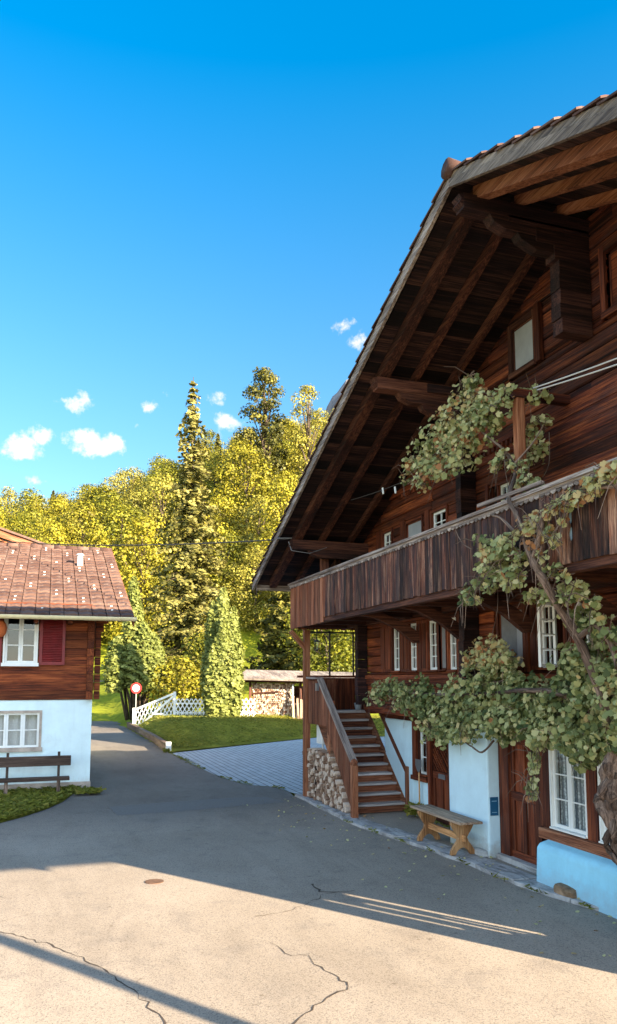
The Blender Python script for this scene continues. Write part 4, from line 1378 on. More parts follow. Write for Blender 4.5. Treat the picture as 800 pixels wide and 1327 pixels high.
chain([(760, 965), (780, 960), (797, 950)], 20, 24, .68, .22, 200, .40)
chain([(735, 965), (755, 985), (700, 960)], 12, 12, .68, .14, 70, .45)
chain([(480, 905), (515, 915)], 10, 8, .40, .1, 30, .4)
chain([(810, 900), (825, 940), (830, 870), (845, 910)], 30, 40, .8, .3, 240, .4)
chain([(690, 975), (693, 990), (692, 1005), (689, 1022)], 7, 9, .55, .05, 26, .55)
chain([(686, 1030), (694, 1020)], 8, 7, .55, .05, 22, .72)
chain([(760, 812), (778, 806), (790, 825), (745, 800)], 14, 12, 1.0, .16, 45, .5)
def twigs(blobs):
    mb = MB()
    for (u, v, ru, rv, n, rn, k, tm) in blobs:
        for _ in range(3):
            c = Vector(P3(u, v, n)); q = R.uniform(0, 6.28); L = R.uniform(.15, .5)
            d = Vector((cos(q), R.uniform(.1, .6), sin(q) * .8 - .2)).normalized()
            a = c - d * .1; b2 = c + d * L * .5 + Vector((0, .03, .02)); e = c + d * L + Vector((0, 0, -.10))
            mb.tube([a, b2, e], [.007, .005, .002], 5)
    tag(mb.build('twigs', 'bark', GV), kind='stuff')


twigs(low)
P, N_, T = blob_leaves(low, 2.0, .1, .4)
leaf_mesh('foliage', P, (.035 + .085 * rsv.beta(1.6, 2.2, len(P))), N_, np.asarray(T), VINE, 'vleaf', GV, along=np.tile([0, 0, 1.], (len(P), 1)) + rsv.normal(size=(len(P), 3)) * .6)
low = []
chain([(560, 575), (575, 560), (590, 545), (605, 530)], 24, 24, 1.1, .26, 150, .66)
chain([(590, 575), (610, 565), (625, 550), (635, 535)], 24, 24, 1.1, .28, 170, .66)
chain([(545, 590), (560, 600), (580, 600), (600, 595)], 20, 18, 1.15, .24, 110, .64)
chain([(530, 608), (525, 620), (538, 600)], 9, 7, 1.2, .12, 26, .66)
chain([(560, 615), (575, 612), (545, 628)], 13, 10, 1.2, .16, 40, .64)
chain([(640, 515), (655, 512), (600, 508), (612, 500), (620, 515)], 15, 12, 1.0, .18, 55, .6)
chain([(675, 512), (690, 508), (700, 514)], 12, 9, .6, .14, 36, .55)
chain([(680, 575), (692, 560), (702, 550), (700, 580), (690, 595)], 13, 12, .5, .14, 40, .62)
chain([(672, 605), (680, 622), (688, 632)], 12, 11, .95, .15, 40, .7)
chain([(650, 598), (645, 605), (655, 590)], 10, 8, 1.0, .12, 34, .74)
chain([(604, 495), (610, 488)], 6, 8, 1.0, .08, 12, .6)
chain([(655, 705), (640, 715), (665, 720), (650, 730)], 17, 14, 1.56, .16, 80, .5)
chain([(625, 705), (635, 735), (660, 750), (675, 745)], 15, 13, 1.55, .16, 66, .52)
chain([(680, 690), (690, 700), (695, 680), (705, 690), (685, 672)], 12, 11, 1.56, .12, 36, .78)
chain([(612, 760), (625, 754), (605, 768), (615, 778), (635, 762), (640, 748)], 10, 6, 1.5, .1, 40, .42)
chain([(600, 782), (608, 776)], 6, 4, 1.5, .08, 16, .4)
chain([(715, 660), (728, 655), (740, 645), (752, 648), (705, 668)], 12, 9, 1.54, .1, 34, .8)
chain([(765, 635), (778, 622), (790, 612), (800, 618), (812, 605)], 15, 13, 1.52, .12, 60, .76)
chain([(730, 675), (722, 650)], 8, 6, 1.52, .06, 14, .8)
chain([(745, 760), (735, 775), (725, 765), (712, 775), (700, 765), (690, 775)], 11, 9, 1.3, .12, 30, .55)
chain([(708, 745), (722, 738), (735, 748)], 12, 9, 1.4, .1, 26, .7)
chain([(770, 780), (755, 770)], 10, 8, 1.2, .1, 20, .5)
chain([(718, 700), (700, 720)], 8, 8, 1.55, .08, 16, .7)
twigs(low)
P, N_, T = blob_leaves(low, 1.35, .1, .6)
leaf_mesh('foliage', P, (.035 + .08 * rsv.beta(1.6, 2.2, len(P))), N_, np.asarray(T), VINE, 'vleaf', GV, along=np.tile([0, 0, 1.], (len(P), 1)) + rsv.normal(size=(len(P), 3)) * .6)

# ------------------------------------------------------------------ NEIGHBOUR'S HOUSE
LS = 9.9; LC = 5.64
LH = thing('neighbour_house', (LS, LC, 0), 'smaller house with white plaster base, dark timber upper floor and red tiled roof', 'house')
Lq = lambda u, v, s=LS: on_s(u, v, s)
lw = (Lq(55, 920)[0], 8.45, .98, 1.92)
mb = MB()
for a, b, c, d in ((LC, lw[0], .16, 2.19), (lw[1], 14, .16, 2.19), (lw[0], lw[1], .16, lw[2]), (lw[0], lw[1], lw[3], 2.19)): mb.box(LS, LS + .25, a, b, c, d)
mb.box(LS + .25, 23.8, LC, LC + .25, .16, 2.19); mb.build('plaster_wall', 'plaster2', LH)
mb = MB(); mb.box(LS + .9, LS + 1.0, LC + .3, 14, .16, 4.4); mb.build('inner_lining', 'darkint', LH)
mb = MB(); mb.box(LS - .02, 23.8, LC - .02, 14, -.12, .158); mb.build('plinth', 'plinth', LH)
uw = (Lq(51, 800)[0], Lq(5.5, 800)[0], 3.06, 4.42)
mb = MB(); z = 2.195; LZT = 4.62
while z < LZT:
    zz = min(z + .215, LZT)
    nn = LS - .03 + R.uniform(-.012, .01)
    iv = [(LC + .06, 14)] if (zz < uw[2] + .02 or z > uw[3] - .05) else [(LC + .06, uw[0]), (uw[1], 14)]
    for a, b in iv: mb.box(nn, LS + .13, a, b, z + .003, zz - .003, 'y')
    mb.box(LS + .14, 23.7, LC - .03 + R.uniform(-.01, .01), LC + .13, z + .003, zz - .003, 'x'); z = zz
mb.build('log_wall', 'lhlog', LH)
mb = MB(); z = 2.195; i = 0
while z < 4.5:
    ex = .10 + (.0 if z < 3.9 else min(.7, (z - 3.8) * .9))
    mb.box(LS - .16 - R.uniform(0, .02), LS - .035, LC + .0, LC + .16, z + .004, z + .211, 'x')
    mb.box(LS + .02, LS + .19, LC - .12 - ex * .6, LC - .04, z + .004, z + .211, 'y')
    z += .215
mb.build('corner_logs', 'lhlog', LH)
# windows of the neighbour's house (normal is -X)
def lwin(n0, n1, z0, z1, s, cols, rows, leafs, casing, cw, curtain=None, sill=False, label=None):
    mb = MB()
    mb.box(s - .05, s + .12, n0 - cw, n0, z0 - cw, z1 + cw); mb.box(s - .05, s + .12, n1, n1 + cw, z0 - cw, z1 + cw); mb.box(s - .048, s + .12, n0, n1, z1, z1 + cw); mb.box(s - .10, s + .12, n0 - cw - .03, n1 + cw + .03, z0 - cw - .04, z0 - .001)
    w = mb.build('window', casing, LH); 
    if label: w['label'] = label
    mb = MB(); d = (n1 - n0) / leafs; fw = .05
    for i in range(leafs):
        a, b = n0 + i * d + .002, n0 + (i + 1) * d - .002
        mb.box(s, s + .05, a, b, z0, z0 + fw); mb.box(s, s + .05, a, b, z1 - fw, z1); mb.box(s, s + .05, a, a + fw, z0 + fw, z1 - fw); mb.box(s, s + .05, b - fw, b, z0 + fw, z1 - fw)
        for j in range(1, rows):
            z = z0 + fw + (z1 - z0 - 2 * fw) * j / rows; mb.box(s + .008, s + .042, a + fw, b - fw, z - .012, z + .012)
    mb.build('sash', 'white', w)
    mb = MB(); mb.raw([(s + .033, n0 + .02, z0 + .02), (s + .033, n1 - .02, z0 + .02), (s + .033, n1 - .02, z1 - .02), (s + .033, n0 + .02, z1 - .02)], [(3, 2, 1, 0)]); mb.build('pane', 'glass', w)
    if curtain:
        mb = MB(); vs = []; k = 30
        for i in range(k + 1):
            y = n0 + (n1 - n0) * i / k
            vs += [(s + .15 + .02 * sin(i * 1.7), y, z0), (s + .15 + .02 * sin(i * 1.7), y, z1 - (.02 if curtain == 'curtain' else 0))]
        mb.raw(vs, [(2 * i, 2 * i + 2, 2 * i + 3, 2 * i + 1) for i in range(k)], .5); mb.build('curtain', curtain, w)
    return w


lwin(uw[0] + .05, uw[1] - .05, uw[2] + .05, uw[3] - .05, LS - .02, 1, 3, 2, 'white', .045, None, label='upper window with white frame between red shutters')
lwin(lw[0] + .06, lw[1] - .02, lw[2] + .06, lw[3] - .04, LS + .03, 1, 2, 4, 'plinth', .06, 'curtain', label='wide ground window with pale curtains above the bench')
mb = MB()
for a, b in ((6.94 - .60, uw[0] - .03), (uw[1] + .03, uw[1] + .55)):
    m = MB(); z0, z1 = 3.06, 4.40; s1 = LS - .09
    m.box(s1, s1 + .04, a, a + .07, z0, z1); m.box(s1, s1 + .04, b - .07, b, z0, z1); m.box(s1, s1 + .04, a + .07, b - .07, z0, z0 + .08); m.box(s1, s1 + .04, a + .07, b - .07, z1 - .08, z1)
    z = z0 + .08
    while z < z1 - .1: m.beam((s1 + .02, a + .07, z + .02), (s1 + .02, b - .07, z + .02), .035, .012, (.6, 0, .8)); z += .042
    m.box(s1 + .034, s1 + .04, a + .07, b - .07, z0 + .08, z1 - .08)
    m.build('shutter', 'shutter', LH)
# roof
RE, RR = 9.05, 16.9; ZE, ZR = 4.24, 7.12; VN = 4.74
lz = lambda s: ZE + (ZR - ZE) * (s - RE) / (RR - RE)
mb = MB()
mb.prism([(RE, ZE - .10), (RR, ZR - .10), (RR, ZR - .02), (RE, ZE - .02)], 'y', VN + .02, 15); mb.prism([(RR, ZR - .10), (25, 4.2), (25, 4.28), (RR, ZR - .02)], 'y', VN + .02, 15)
lr = mb.build('roof', 'soffit', LH)
mb = MB(); rows = 23; du = (RR - RE + .05) / rows; TW = .335
for r in range(rows):
    y = VN
    while y < 13:
        s0 = RE - .06 + r * du; s1 = s0 + du * 1.12
        P = []
        tl = R.uniform(-.006, .006)
        for s_, lift in ((s0, .065), (s1, .012)):
            for q in range(7):
                a = q / 6; P.append((s_, y + a * TW * .95, lz(s_) + lift + tl + .022 * (1 - cos(2 * pi * a + .9)) * .5 + (.016 if q == 6 else 0)))
        fs = [(i + 1, i, i + 7, i + 8) for i in range(6)]
        P += [(p[0] + .004, p[1], p[2] - .055) for p in P[:7]]
        fs += [(i, i + 1, 15 + i, 14 + i) for i in range(6)] + [(0, 14, 7)]
        mb.raw(P, fs, R.betavariate(2, 2)); y += TW
mb.build('tiles', 'tile', lr)
mb = MB(); y = VN
while y < 13: mb.tube([(RR, y, ZR + .02), (RR, y + .4, ZR + .03)], [.11, .12], 8); y += .38
mb.build('ridge_cap', 'tile', lr, smooth=True)
mb = MB(); mb.prism([(RE, ZE - .22), (RR, ZR - .2), (RR, ZR + .03), (RE, ZE + .02)], 'y', VN - .02, VN + .018, glong='x'); mb.build('verge_board', 'flybeam', lr)
# snow guards: small pale hooks set on alternating tiles
k = 0
for r in range(1, rows):
    for c in range(0, 11):
        if (c * 3 + r * 2) % 5 == (0 if r % 2 else 2) and k < 95 and R.random() > .08:
            y = VN + c * TW + TW * .5; s0 = RE + r * du; mb = MB()
            mb.prism([(s0, lz(s0) + .03), (s0 + .07, lz(s0) + .055), (s0 + .012, lz(s0) + .095)], 'y', y - .025, y + .025); mb.build('snow_guard', 'white', lr); k += 1
cp = Lq(103.5, 727, 14.6)
mb = MB(); s0 = 14.4; mb.tube([(s0, cp[0], lz(s0)), (s0, cp[0], lz(s0) + .34)], .085, 12); mb.tube([(s0, cp[0], lz(s0) + .36), (s0, cp[0], lz(s0) + .40)], [.12, .10], 12); mb.build('vent_pipe', 'white', lr, smooth=False)
# gutter
mb = MB(); vs = []; seg = 7
pr = [(RE - .10 + .075 * cos(pi + pi * i / seg), ZE - .03 + .075 * sin(pi + pi * i / seg)) for i in range(seg + 1)]
pr = [(RE - .18, ZE - .02)] + pr[1:-1] + [(RE - .03, ZE - .02)] 
pin = [(x * .9 + (RE - .105) * .1, z + .012) for x, z in pr[::-1]]
mb.prism(pr + pin, 'y', VN - .06, 14); mb.build('gutter', 'cream', LH)
for y in (LC + .55, LC + 1.35):
    mb = MB(); mb.box(RE + .1, LS, y, y + .1, ZE - .17, ZE - .05, 'x'); mb.build('rafter_end', 'lhlog', LH)
# higher cross gable at the back
gs = 17.3; ga = Lq(60, 710, gs); gb = Lq(-80, 658, gs)
mb = MB(); 
mb.prism([(ga[0] + .2, ga[1] - .5), (gb[0], ga[1] - .5), (gb[0], gb[1] - .1), (ga[0] + .2, ga[1] - .18)], 'x', gs + .5, gs + .7); gw = mb.build('gable_wall', 'cream', LH)
mb = MB()
mb.beam((gs + .02, ga[0] - .1, ga[1] - .10), (gs + .02, gb[0], gb[1] - .12), .08, .24, (0, 0, 1)); mb.build('verge_board', 'flybeam', LH)
mb = MB(); mb.beam((gs + 3, ga[0] - .25, ga[1] + .02), (gs + 3, gb[0], gb[1] + .05), 6.2, .07, (0, 0, 1)); mb.build('back_roof', 'tile', LH)
mb = MB(); mb.beam((gs + .25, ga[0] - .05, ga[1] - .3), (gs + .25, gb[0], gb[1] - .3), .3, .05, (0, 0, 1)); mb.build('gable_soffit', 'orange', LH)
# orange hanging pot at the left edge
p = Lq(1, 815, LS - .25)
hp = thing('flower_pot', (LS - .25, p[0] + .02, p[1] - .18), 'round orange pot hanging at the upper window of the smaller house', 'flower pot')
mb = MB(); mb.tube([(LS - .25, p[0] + .02, p[1] + z) for z in (-.2, -.19, -.1, .02, .12, .18, .2)], [.04, .09, .15, .17, .14, .10, .09], 14); mb.build('pot', 'orange', hp, smooth=True)
mb = MB(); mb.tube([(LS - .25, p[0] + .02, p[1] + .2), (LS - .25, p[0] + .02, ZE - .05)], .008, 5); mb.build('hanger', 'iron', hp)

# old bench
ob = thing('wooden_bench', (LS - .45, 6.9, -.05), 'dark weathered wooden bench with backrest against the white house wall', 'bench')
bx = LS - .42; n0, n1 = 6.12, 7.95
mb = MB(); mb.box(bx - .06, bx - .02, n0, n1, .62, .86, 'y'); mb.build('backrest', 'oldbench', ob, bevel=.008)
mb = MB(); mb.box(bx - .42, bx - .06, n0 + .03, n1, .33, .375, 'y'); mb.box(bx - .44, bx - .40, n0 + .03, n1, .31, .395, 'y'); mb.build('seat', 'oldbench', ob, bevel=.008)
for y in (n0 + .28, n0 + 1.45):
    mb = MB(); mb.beam((bx - .05, y, -.08), (bx + .06, y, .95), .06, .05, (1, 0, 0)); mb.build('back_post', 'oldbench', ob)
    mb = MB(); mb.box(bx - .36, bx - .26, y - .04, y + .04, -.08, .33, 'z'); mb.box(bx - .26, bx - .12, y - .03, y + .03, .22, .33); mb.build('leg', 'bark', ob)

# ------------------------------------------------------------------ fence, gate, sign, woodshed
def ground_at(u, yc):
    x = (u - 400) / 1000 * yc; s, n = fr(x, yc); return (s, n, hill(x, yc))


def fence_run(P, Q, h, mb, pitch=.24, w=.05):
    P, Q = Vector(P), Vector(Q); d = (Q - P); L = d.length; d /= L; up = Vector((0, 0, 1)); nn = d.cross(up)
    k = int(L / pitch) + 2
    for i in range(-k, k + 3):
        for sg in (1, -1):
            # slats leaning 30 degrees both ways, clipped to the panel
            x0 = i * pitch; x1 = x0 + sg * h * .62
            t0, t1 = 0., 1.; dx = x1 - x0
            ta, tb = (0 - x0) / dx, (L - x0) / dx
            t0, t1 = max(t0, min(ta, tb)), min(t1, max(ta, tb))
            if t1 - t0 < .08: continue
            o_ = nn * (.014 * sg)
            mb.beam(P + d * (x0 + dx * t0) + up * (.05 + (h) * t0) + o_, P + d * (x0 + dx * t1) + up * (.05 + h * t1) + o_, .02, w, nn.cross(d).cross(nn) if False else (d * (-sg) * .85 + up * .5))


YF = 41.2
A = ground_at(176, 42.6); B_ = ground_at(228, 41.6)
gt = thing('garden_gate', A, 'white wooden garden gate with crossed diagonal braces beside the road sign', 'gate')
A_, B2 = Vector(A), Vector(B_); zb = .12
mb = MB(); H0, H1 = 1.02, 1.18
for p, h in ((A_, H0 + .12), (B2, H1 + .18)): mb.beam(p, p + Vector((0, 0, h)), .13, .13, (1, 0, 0))
mb.beam(A_ + Vector((0, 0, H0)), B2 + Vector((0, 0, H1 + .1)), .06, .11); mb.beam(A_ + Vector((0, 0, .14)), B2 + Vector((0, 0, .1)), .06, .10)
mb.build('frame', 'white', gt)
mb = MB(); dv = (B2 - A_); off = Vector((-.06, 0, 0))
mb.beam(A_ + dv * .2 + Vector((-.05, 0, .14)), B2 + Vector((-.05, 0, H1)), .04, .10); mb.beam(A_ + dv * .45 + Vector((-.09, 0, H0 * .55)), B2 + Vector((-.09, 0, .1)), .04, .10); mb.build('brace', 'white', gt)
mb = MB(); fence_run(A_ + Vector((.05, 0, .02)), B2 + Vector((.05, 0, .02)), .98, mb, .26, .045); mb.build('lattice', 'white', gt)
f1 = ground_at(230, 41.5); f2 = ground_at(277, 41.2)
fn = thing('lattice_fence', f1, 'white diagonal lattice fence between the gate and the columnar thuja', 'fence')
mb = MB(); fence_run(f1, f2, .95, mb); mb.build('slats', 'white', fn)
mb = MB(); mb.beam(Vector(f1) + Vector((.04, 0, .25)), Vector(f2) + Vector((.04, 0, .25)), .04, .06); mb.beam(Vector(f1) + Vector((.04, 0, .75)), Vector(f2) + Vector((.04, 0, .75)), .04, .06); mb.build('rail', 'white', fn)
f3 = ground_at(300, 41.2); f4 = ground_at(332, 41.0)
fn = thing('lattice_fence', f3, 'white diagonal lattice fence between the columnar thuja and the woodshed', 'fence')
mb = MB(); fence_run(f3, f4, .98, mb); mb.build('slats', 'white', fn)
mb = MB(); mb.beam(Vector(f3) + Vector((.04, 0, .25)), Vector(f4) + Vector((.04, 0, .25)), .04, .06); mb.beam(Vector(f3) + Vector((.04, 0, .75)), Vector(f4) + Vector((.04, 0, .75)), .04, .06); mb.build('rail', 'white', fn)

# sign
sx = ground_at(178.3, 41.6); sx = (sx[0], sx[1], hill(*vw(sx[0], sx[1])))
sg = thing('road_sign', sx, 'round white road sign with red border on a thin post by the gate', 'sign')
zc = 2.75 - (891.6 - 878) / 1000 * 41.6
mb = MB(); mb.tube([(sx[0] + .03, sx[1], sx[2] - .1), (sx[0] + .03, sx[1], zc + .2)], .032, 8); mb.build('post', 'steel', sg)
mb = MB(); fwd = Vector((DY * 0 + DY, NY, 0)).normalized(); rt = Vector((DX, NX, 0)).normalized(); cc = Vector((sx[0], sx[1], zc))
def disc(r0, r1, d0, d1, k=28):
    vs = []; 
    for i in range(k):
        a = 2 * pi * i / k
        for r, d in ((r0, d0), (r1, d0), (r1, d1), (r0, d1)): vs.append(cc + rt * (r * cos(a)) + Vector((0, 0, r * sin(a))) - fwd * d)
    return vs, [(4 * i + j, 4 * ((i + 1) % k) + j, 4 * ((i + 1) % k) + (j + 1) % 4, 4 * i + (j + 1) % 4) for i in range(k) for j in range(4)]


v, f = disc(.19, .29, -.01, .016); mb.raw(v, f); mb.build('red_ring', 'signred', sg)
mb = MB(); v, f = disc(.002, .192, -.01, .008); mb.raw(v, f); mb.build('white_face', 'signwhite', sg)
mb = MB()
for x0, x1, z0, z1 in ((-.11, -.02, -.03, .02), (-.09, -.04, .02, .05), (.03, .11, -.02, .0), (.05, .09, 0, .05)):
    q = [cc + rt * x + Vector((0, 0, z)) - fwd * .0095 for x, z in ((x0, z0), (x1, z0), (x1, z1), (x0, z1))]; mb.raw(q, [(0, 1, 2, 3)])
mb.build('pictogram', 'signblack', sg)

# woodshed
wA = ground_at(326, 42.5); wB = ground_at(397, 42.0); wz = hill(*vw(wB[0], wB[1])) - .05
ws = thing('woodshed', (wA[0], wA[1], wz), 'open woodshed with a low lean-to roof beside the big chalet', 'woodshed')
ax = (Vector((wB[0], wB[1], 0)) - Vector((wA[0], wA[1], 0))); WL = ax.length + 2.2; ax.normalize(); bk = Vector((-ax.y, ax.x, 0)); 
if bk.x < 0: bk = -bk
W0 = Vector((wA[0], wA[1], wz))
def wp(a, b, z): return W0 + ax * a + bk * b + Vector((0, 0, z))
mb = MB()
for a in (-.05, 2.75, WL): 
    for b in (.0, 1.3): mb.beam(wp(a, b, -.3), wp(a, b, 2.1), .11, .11, (1, 0, 0))
mb.beam(wp(-.4, 0, 2.15), wp(WL + .3, 0, 2.05), .10, .14); mb.beam(wp(-.1, 0.02, 1.45), wp(1.5, .02, 1.55), .05, .09)
mb.build('post', 'rafter', ws)
mb = MB(); mb.beam(wp(2.35, -.12, -.1), wp(2.35, -.12, 1.95), .07, .07, (1, 0, 0)); mb.build('white_post', 'white', ws)
mb = MB(); vs = [wp(-.7, -.55, 2.30), wp(WL + .4, -.55, 2.15), wp(WL + .4, 1.6, 2.62), wp(-.7, 1.6, 2.78)]
mb.raw(vs + [v - Vector((0, 0, .09)) for v in vs], [(0, 1, 2, 3), (7, 6, 5, 4), (0, 4, 5, 1), (1, 5, 6, 2), (2, 6, 7, 3), (3, 7, 4, 0)]); mb.build('roof', 'verge', ws)
mb = MB(); mb.beam(wp(0, 1.35, .9), wp(WL, 1.35, .9), .04, 1.9); mb.build('back_wall', 'rafter', ws)
mb = MB(); z = -.05; r = 0
while z < 2.0:
    a = .05 + (r % 2) * .05
    while a < (2.3 if z > .9 else WL - .1):
        p = wp(a, R.uniform(.02, .1), z + .05); rr = R.uniform(.045, .07); k = 6; q0 = R.uniform(0, 6)
        ring = [(rr * cos(q0 + 2 * pi * i / k) * R.uniform(.75, 1.15), rr * sin(q0 + 2 * pi * i / k) * R.uniform(.75, 1.15)) for i in range(k)]
        vs = [p + ax * x + Vector((0, 0, y)) for x, y in ring]; vs += [v + bk * .5 for v in vs]
        mb.raw(vs, [tuple(range(k)), tuple(range(k, 2 * k))[::-1]] + [(i, (i + 1) % k, k + (i + 1) % k, k + i) for i in range(k)]); a += R.uniform(.10, .13)
    z += .098; r += 1
o = mb.build('firewood_stack', 'logend'); tag(based(o, W0), 'long sunlit stack of split firewood filling the open woodshed', 'firewood', kind='stuff')
mb = MB(); 
for k in range(9): mb.beam(wp(2.5 + k * .13, -.55 + R.uniform(-.05, .05), -.1), wp(2.42 + k * .13 + R.uniform(-.08, .08), -.15, 1.25 - k * .03), .11, .025, (0, 0, 1))
o = mb.build('leaning_boards', 'benchtop'); tag(based(o, wp(2.8, -.4, 0)), 'pale sawn boards leaning at the right end of the woodshed', 'boards')
mb = MB(); mb.tube([wp(-.35, -.25, z) for z in (-.05, .1, .6, 1.05)], [.26, .25, .14, .02], 10); tag(based(mb.build('dark_cover', 'iron'), tuple(wp(-.35, -.25, -.05))), 'dark cone shaped cover standing between lattice fence and woodshed', 'cover')

# ------------------------------------------------------------------ unseen building added to shade the lawn and drive
bn = thing('shade_barn', (12.2, -16, 0), 'unseen timber building added behind the big chalet to shade the lawn', 'shade_barn')
mb = MB(); mb.box(9.2, 15.2, -22, -6.4, 0, 4.9); mb.build('wall', 'log', bn)
mb = MB(); mb.prism([(8.3, 4.6), (12.2, 7.15), (16.1, 4.6), (16.1, 4.85), (12.2, 7.42), (8.3, 4.85)], 'y', -22.6, -6.0); mb.build('roof', 'tile', bn)

# ------------------------------------------------------------------ TREES
def tree_obj(name, trunk_mb, leaf, bark='trunk', label='', cat='tree', group=None):
    root = bpy.data.objects.new(name, None); COL.objects.link(root); BASE[root.name] = (0, 0, 0); tag(root, label, cat, group)
    trunk_mb.build('trunk', bark, root, smooth=True); P, sz, N_, T, shape, mat, along = leaf
    leaf_mesh('crown', P, sz, N_, T, shape, mat, root, along=along)
    return root


def deciduous(seed, h, r, mat, nleaf=5200, lsz=(.20, .40), low=.12, slim=1.0):
    rs = np.random.RandomState(seed); rd = random.Random(seed)
    mb = MB(); top = h * .9
    r *= 1.12; tr = [(rd.gauss(0, .02) * i, rd.gauss(0, .02) * i, top * i / 8) for i in range(9)]
    mb.tube(tr, [h * .018 * (1 - i / 9.5) + .02 for i in range(9)], 8)
    cl = []
    nc = 26
    for i in range(nc):
        t = low + (1 - low) * (i + rd.random()) / nc
        prof = (math.sin(pi * min(1, max(0, (t - low) / (1 - low))) ** .95)) ** .55 if t < 1 else 0
        a = i * 2.4 + rd.uniform(-.5, .5); rr = r * prof * rd.uniform(.3, .85) * slim
        c = np.array([rr * cos(a), rr * sin(a), h * t * .95]); cr = r * rd.uniform(.26, .46) * (1.1 - .30 * t)
        cl.append((c, cr, rd.uniform(-.26, .22)))
        z0 = h * t * .95 * .75
        mb.tube([(0, 0, z0 * .95), (c[0] * .5, c[1] * .5, z0 + (c[2] - z0) * .4), tuple(c)], [h * .006, h * .004, .015], 5)
    cl.append((np.array([0, 0, h * .95]), r * .24, .1))
    w = np.array([k[1] ** 2 for k in cl]); w /= w.sum(); idx = rs.choice(len(cl), nleaf, p=w)
    C = np.array([cl[i][0] for i in idx]); Rr = np.array([cl[i][1] for i in idx]); Tn = np.array([cl[i][2] for i in idx])
    d = rs.normal(size=(nleaf, 3)); d /= np.linalg.norm(d, axis=1, keepdims=True); d[:, 2] = np.abs(d[:, 2]) * np.where(rs.rand(nleaf) < .72, 1, -1)
    rad = rs.uniform(.25, 1.12, nleaf) ** .6
    P = C + d * (Rr * rad)[:, None] * np.array([1.15, 1.15, .82])
    N_ = d * 1.0 + np.array([0, 0, .35]) + rs.normal(size=(nleaf, 3)) * .42
    T = np.clip(rs.normal(.48, .2, nleaf) + Tn, 0, 1)
    return mb, (P, rs.uniform(*lsz, nleaf), N_, T, RAG, mat, None)


def conifer(seed, h, r, mat, dens=1.0, droop=.35, low=.03, lsz=(.22, .42), irregular=.15):
    rs = np.random.RandomState(seed); rd = random.Random(seed)
    mb = MB(); mb.tube([(0, 0, h * i / 8) for i in range(9)], [h * .015 * (1 - i / 8.3) + .012 for i in range(9)], 8)
    P = []; N_ = []; T = []; Sz = []; AL = []
    z = h * low
    while z < h * .985:
        zc = z; t = z / h; L0 = r * (1 - t) ** .8 + .12; nb = max(4, int(9 * (1 - t * .5)))
        ph = rd.uniform(0, 6.28)
        for b in range(nb):
            a = ph + 2 * pi * b / nb + rd.uniform(-.35, .35); L = L0 * rd.uniform(1 - irregular * 2.4, 1 + irregular); z = zc + rd.uniform(-.28, .28) * (1 - .7 * t)
            dr = np.array([cos(a), sin(a), 0]); tn = rd.gauss(.5, .14)
            k = max(3, int(L / .17 * dens))
            e = dr * L + np.array([0, 0, -droop * L])
            mb.tube([(0, 0, z), tuple(dr * L * .55 + np.array([0, 0, z - droop * L * .35])), tuple(e + np.array([0, 0, z + .12 * L]))], [.03 * (1 - t) + .008, .015, .006], 4)
            for i in range(k):
                q = (i + .6) / k; y = z - droop * L * q + .14 * L * q * q
                c = dr * L * q + np.array([0, 0, y])
                for j in range(4):
                    side = np.array([-sin(a), cos(a), 0]) * rs.uniform(-.34, .34) * L * (1.05 - q * .8)
                    p = c + side + np.array([0, 0, rs.uniform(-.42, .06) * min(1, L)])
                    P.append(p); N_.append(dr * .5 + np.array([0, 0, .6]) + rs.normal(size=3) * .45); AL.append(np.array([-dr[1], dr[0], .0]) + rs.normal(size=3) * .3)
                    T.append(tn + rs.normal() * .14 + .12 * (q - .5)); Sz.append(rs.uniform(*lsz))
        z = zc + h * .016 + .10
    n = len(P)
    return mb, (np.array(P), np.array(Sz), np.array(N_), np.clip(T, 0, 1), SPRAY, mat, np.array(AL))


def columnar(seed, h, cols, mat, n=9000):
    """thuja or juniper: several upright flames of dense sprays; cols = (x, y, base z, top z, radius)"""
    rs = np.random.RandomState(seed); mb = MB(); P = []; N_ = []; T = []; Sz = []
    tot = sum((c[3] - c[2]) * c[4] for c in cols)
    for cx, cy, z0, z1, r in cols:
        mb.tube([(cx * .4, cy * .4, 0), (cx * .8, cy * .8, (z0 + z1) * .4), (cx, cy, z1 * .93)], [.09, .06, .015], 6)
        k = int(n * (z1 - z0) * r / tot); tn = rs.normal(0, .07)
        t = rs.uniform(0, 1, k); prof = np.clip(np.sin(pi * np.clip(t * .86 + .14, 0, 1) ** .95), 0, 1) ** .6
        a = rs.uniform(0, 2 * pi, k)
        lump = 1 + .20 * np.sin(a * 3 + t * 9 + seed) * np.cos(t * 23 + a * 2) + .10 * np.sin(t * 40 + a * 5)
        rr = r * prof * lump * rs.uniform(.72, 1.06, k)
        P.append(np.stack([cx + rr * np.cos(a), cy + rr * np.sin(a), z0 + (z1 - z0) * t], 1))
        N_.append(np.stack([np.cos(a), np.sin(a), .3 + 0 * a], 1) + rs.normal(size=(k, 3)) * .5)
        T.append(rs.normal(.5, .17, k) + tn + (lump - 1) * .8); Sz.append(rs.uniform(.13, .30, k))
    P = np.concatenate(P); N_ = np.concatenate(N_); up = np.tile([0, 0, 1.], (len(P), 1)) + rs.normal(size=(len(P), 3)) * .22
    return mb, (P, np.concatenate(Sz), N_, np.clip(np.concatenate(T), 0, 1), SPRAY, mat, np.cross(N_, up))


def place(root, u, yc, dz=-.05, rot=None, sc=1.):
    x = (u - 400) / 1000 * yc; s, n = fr(x, yc); root.location = (s, n, hill(x, yc) + dz)
    root.rotation_euler = (0, 0, rot if rot is not None else R.uniform(0, 6.28)); root.scale = (sc, sc, sc) if not hasattr(sc, '__len__') else sc
    return root


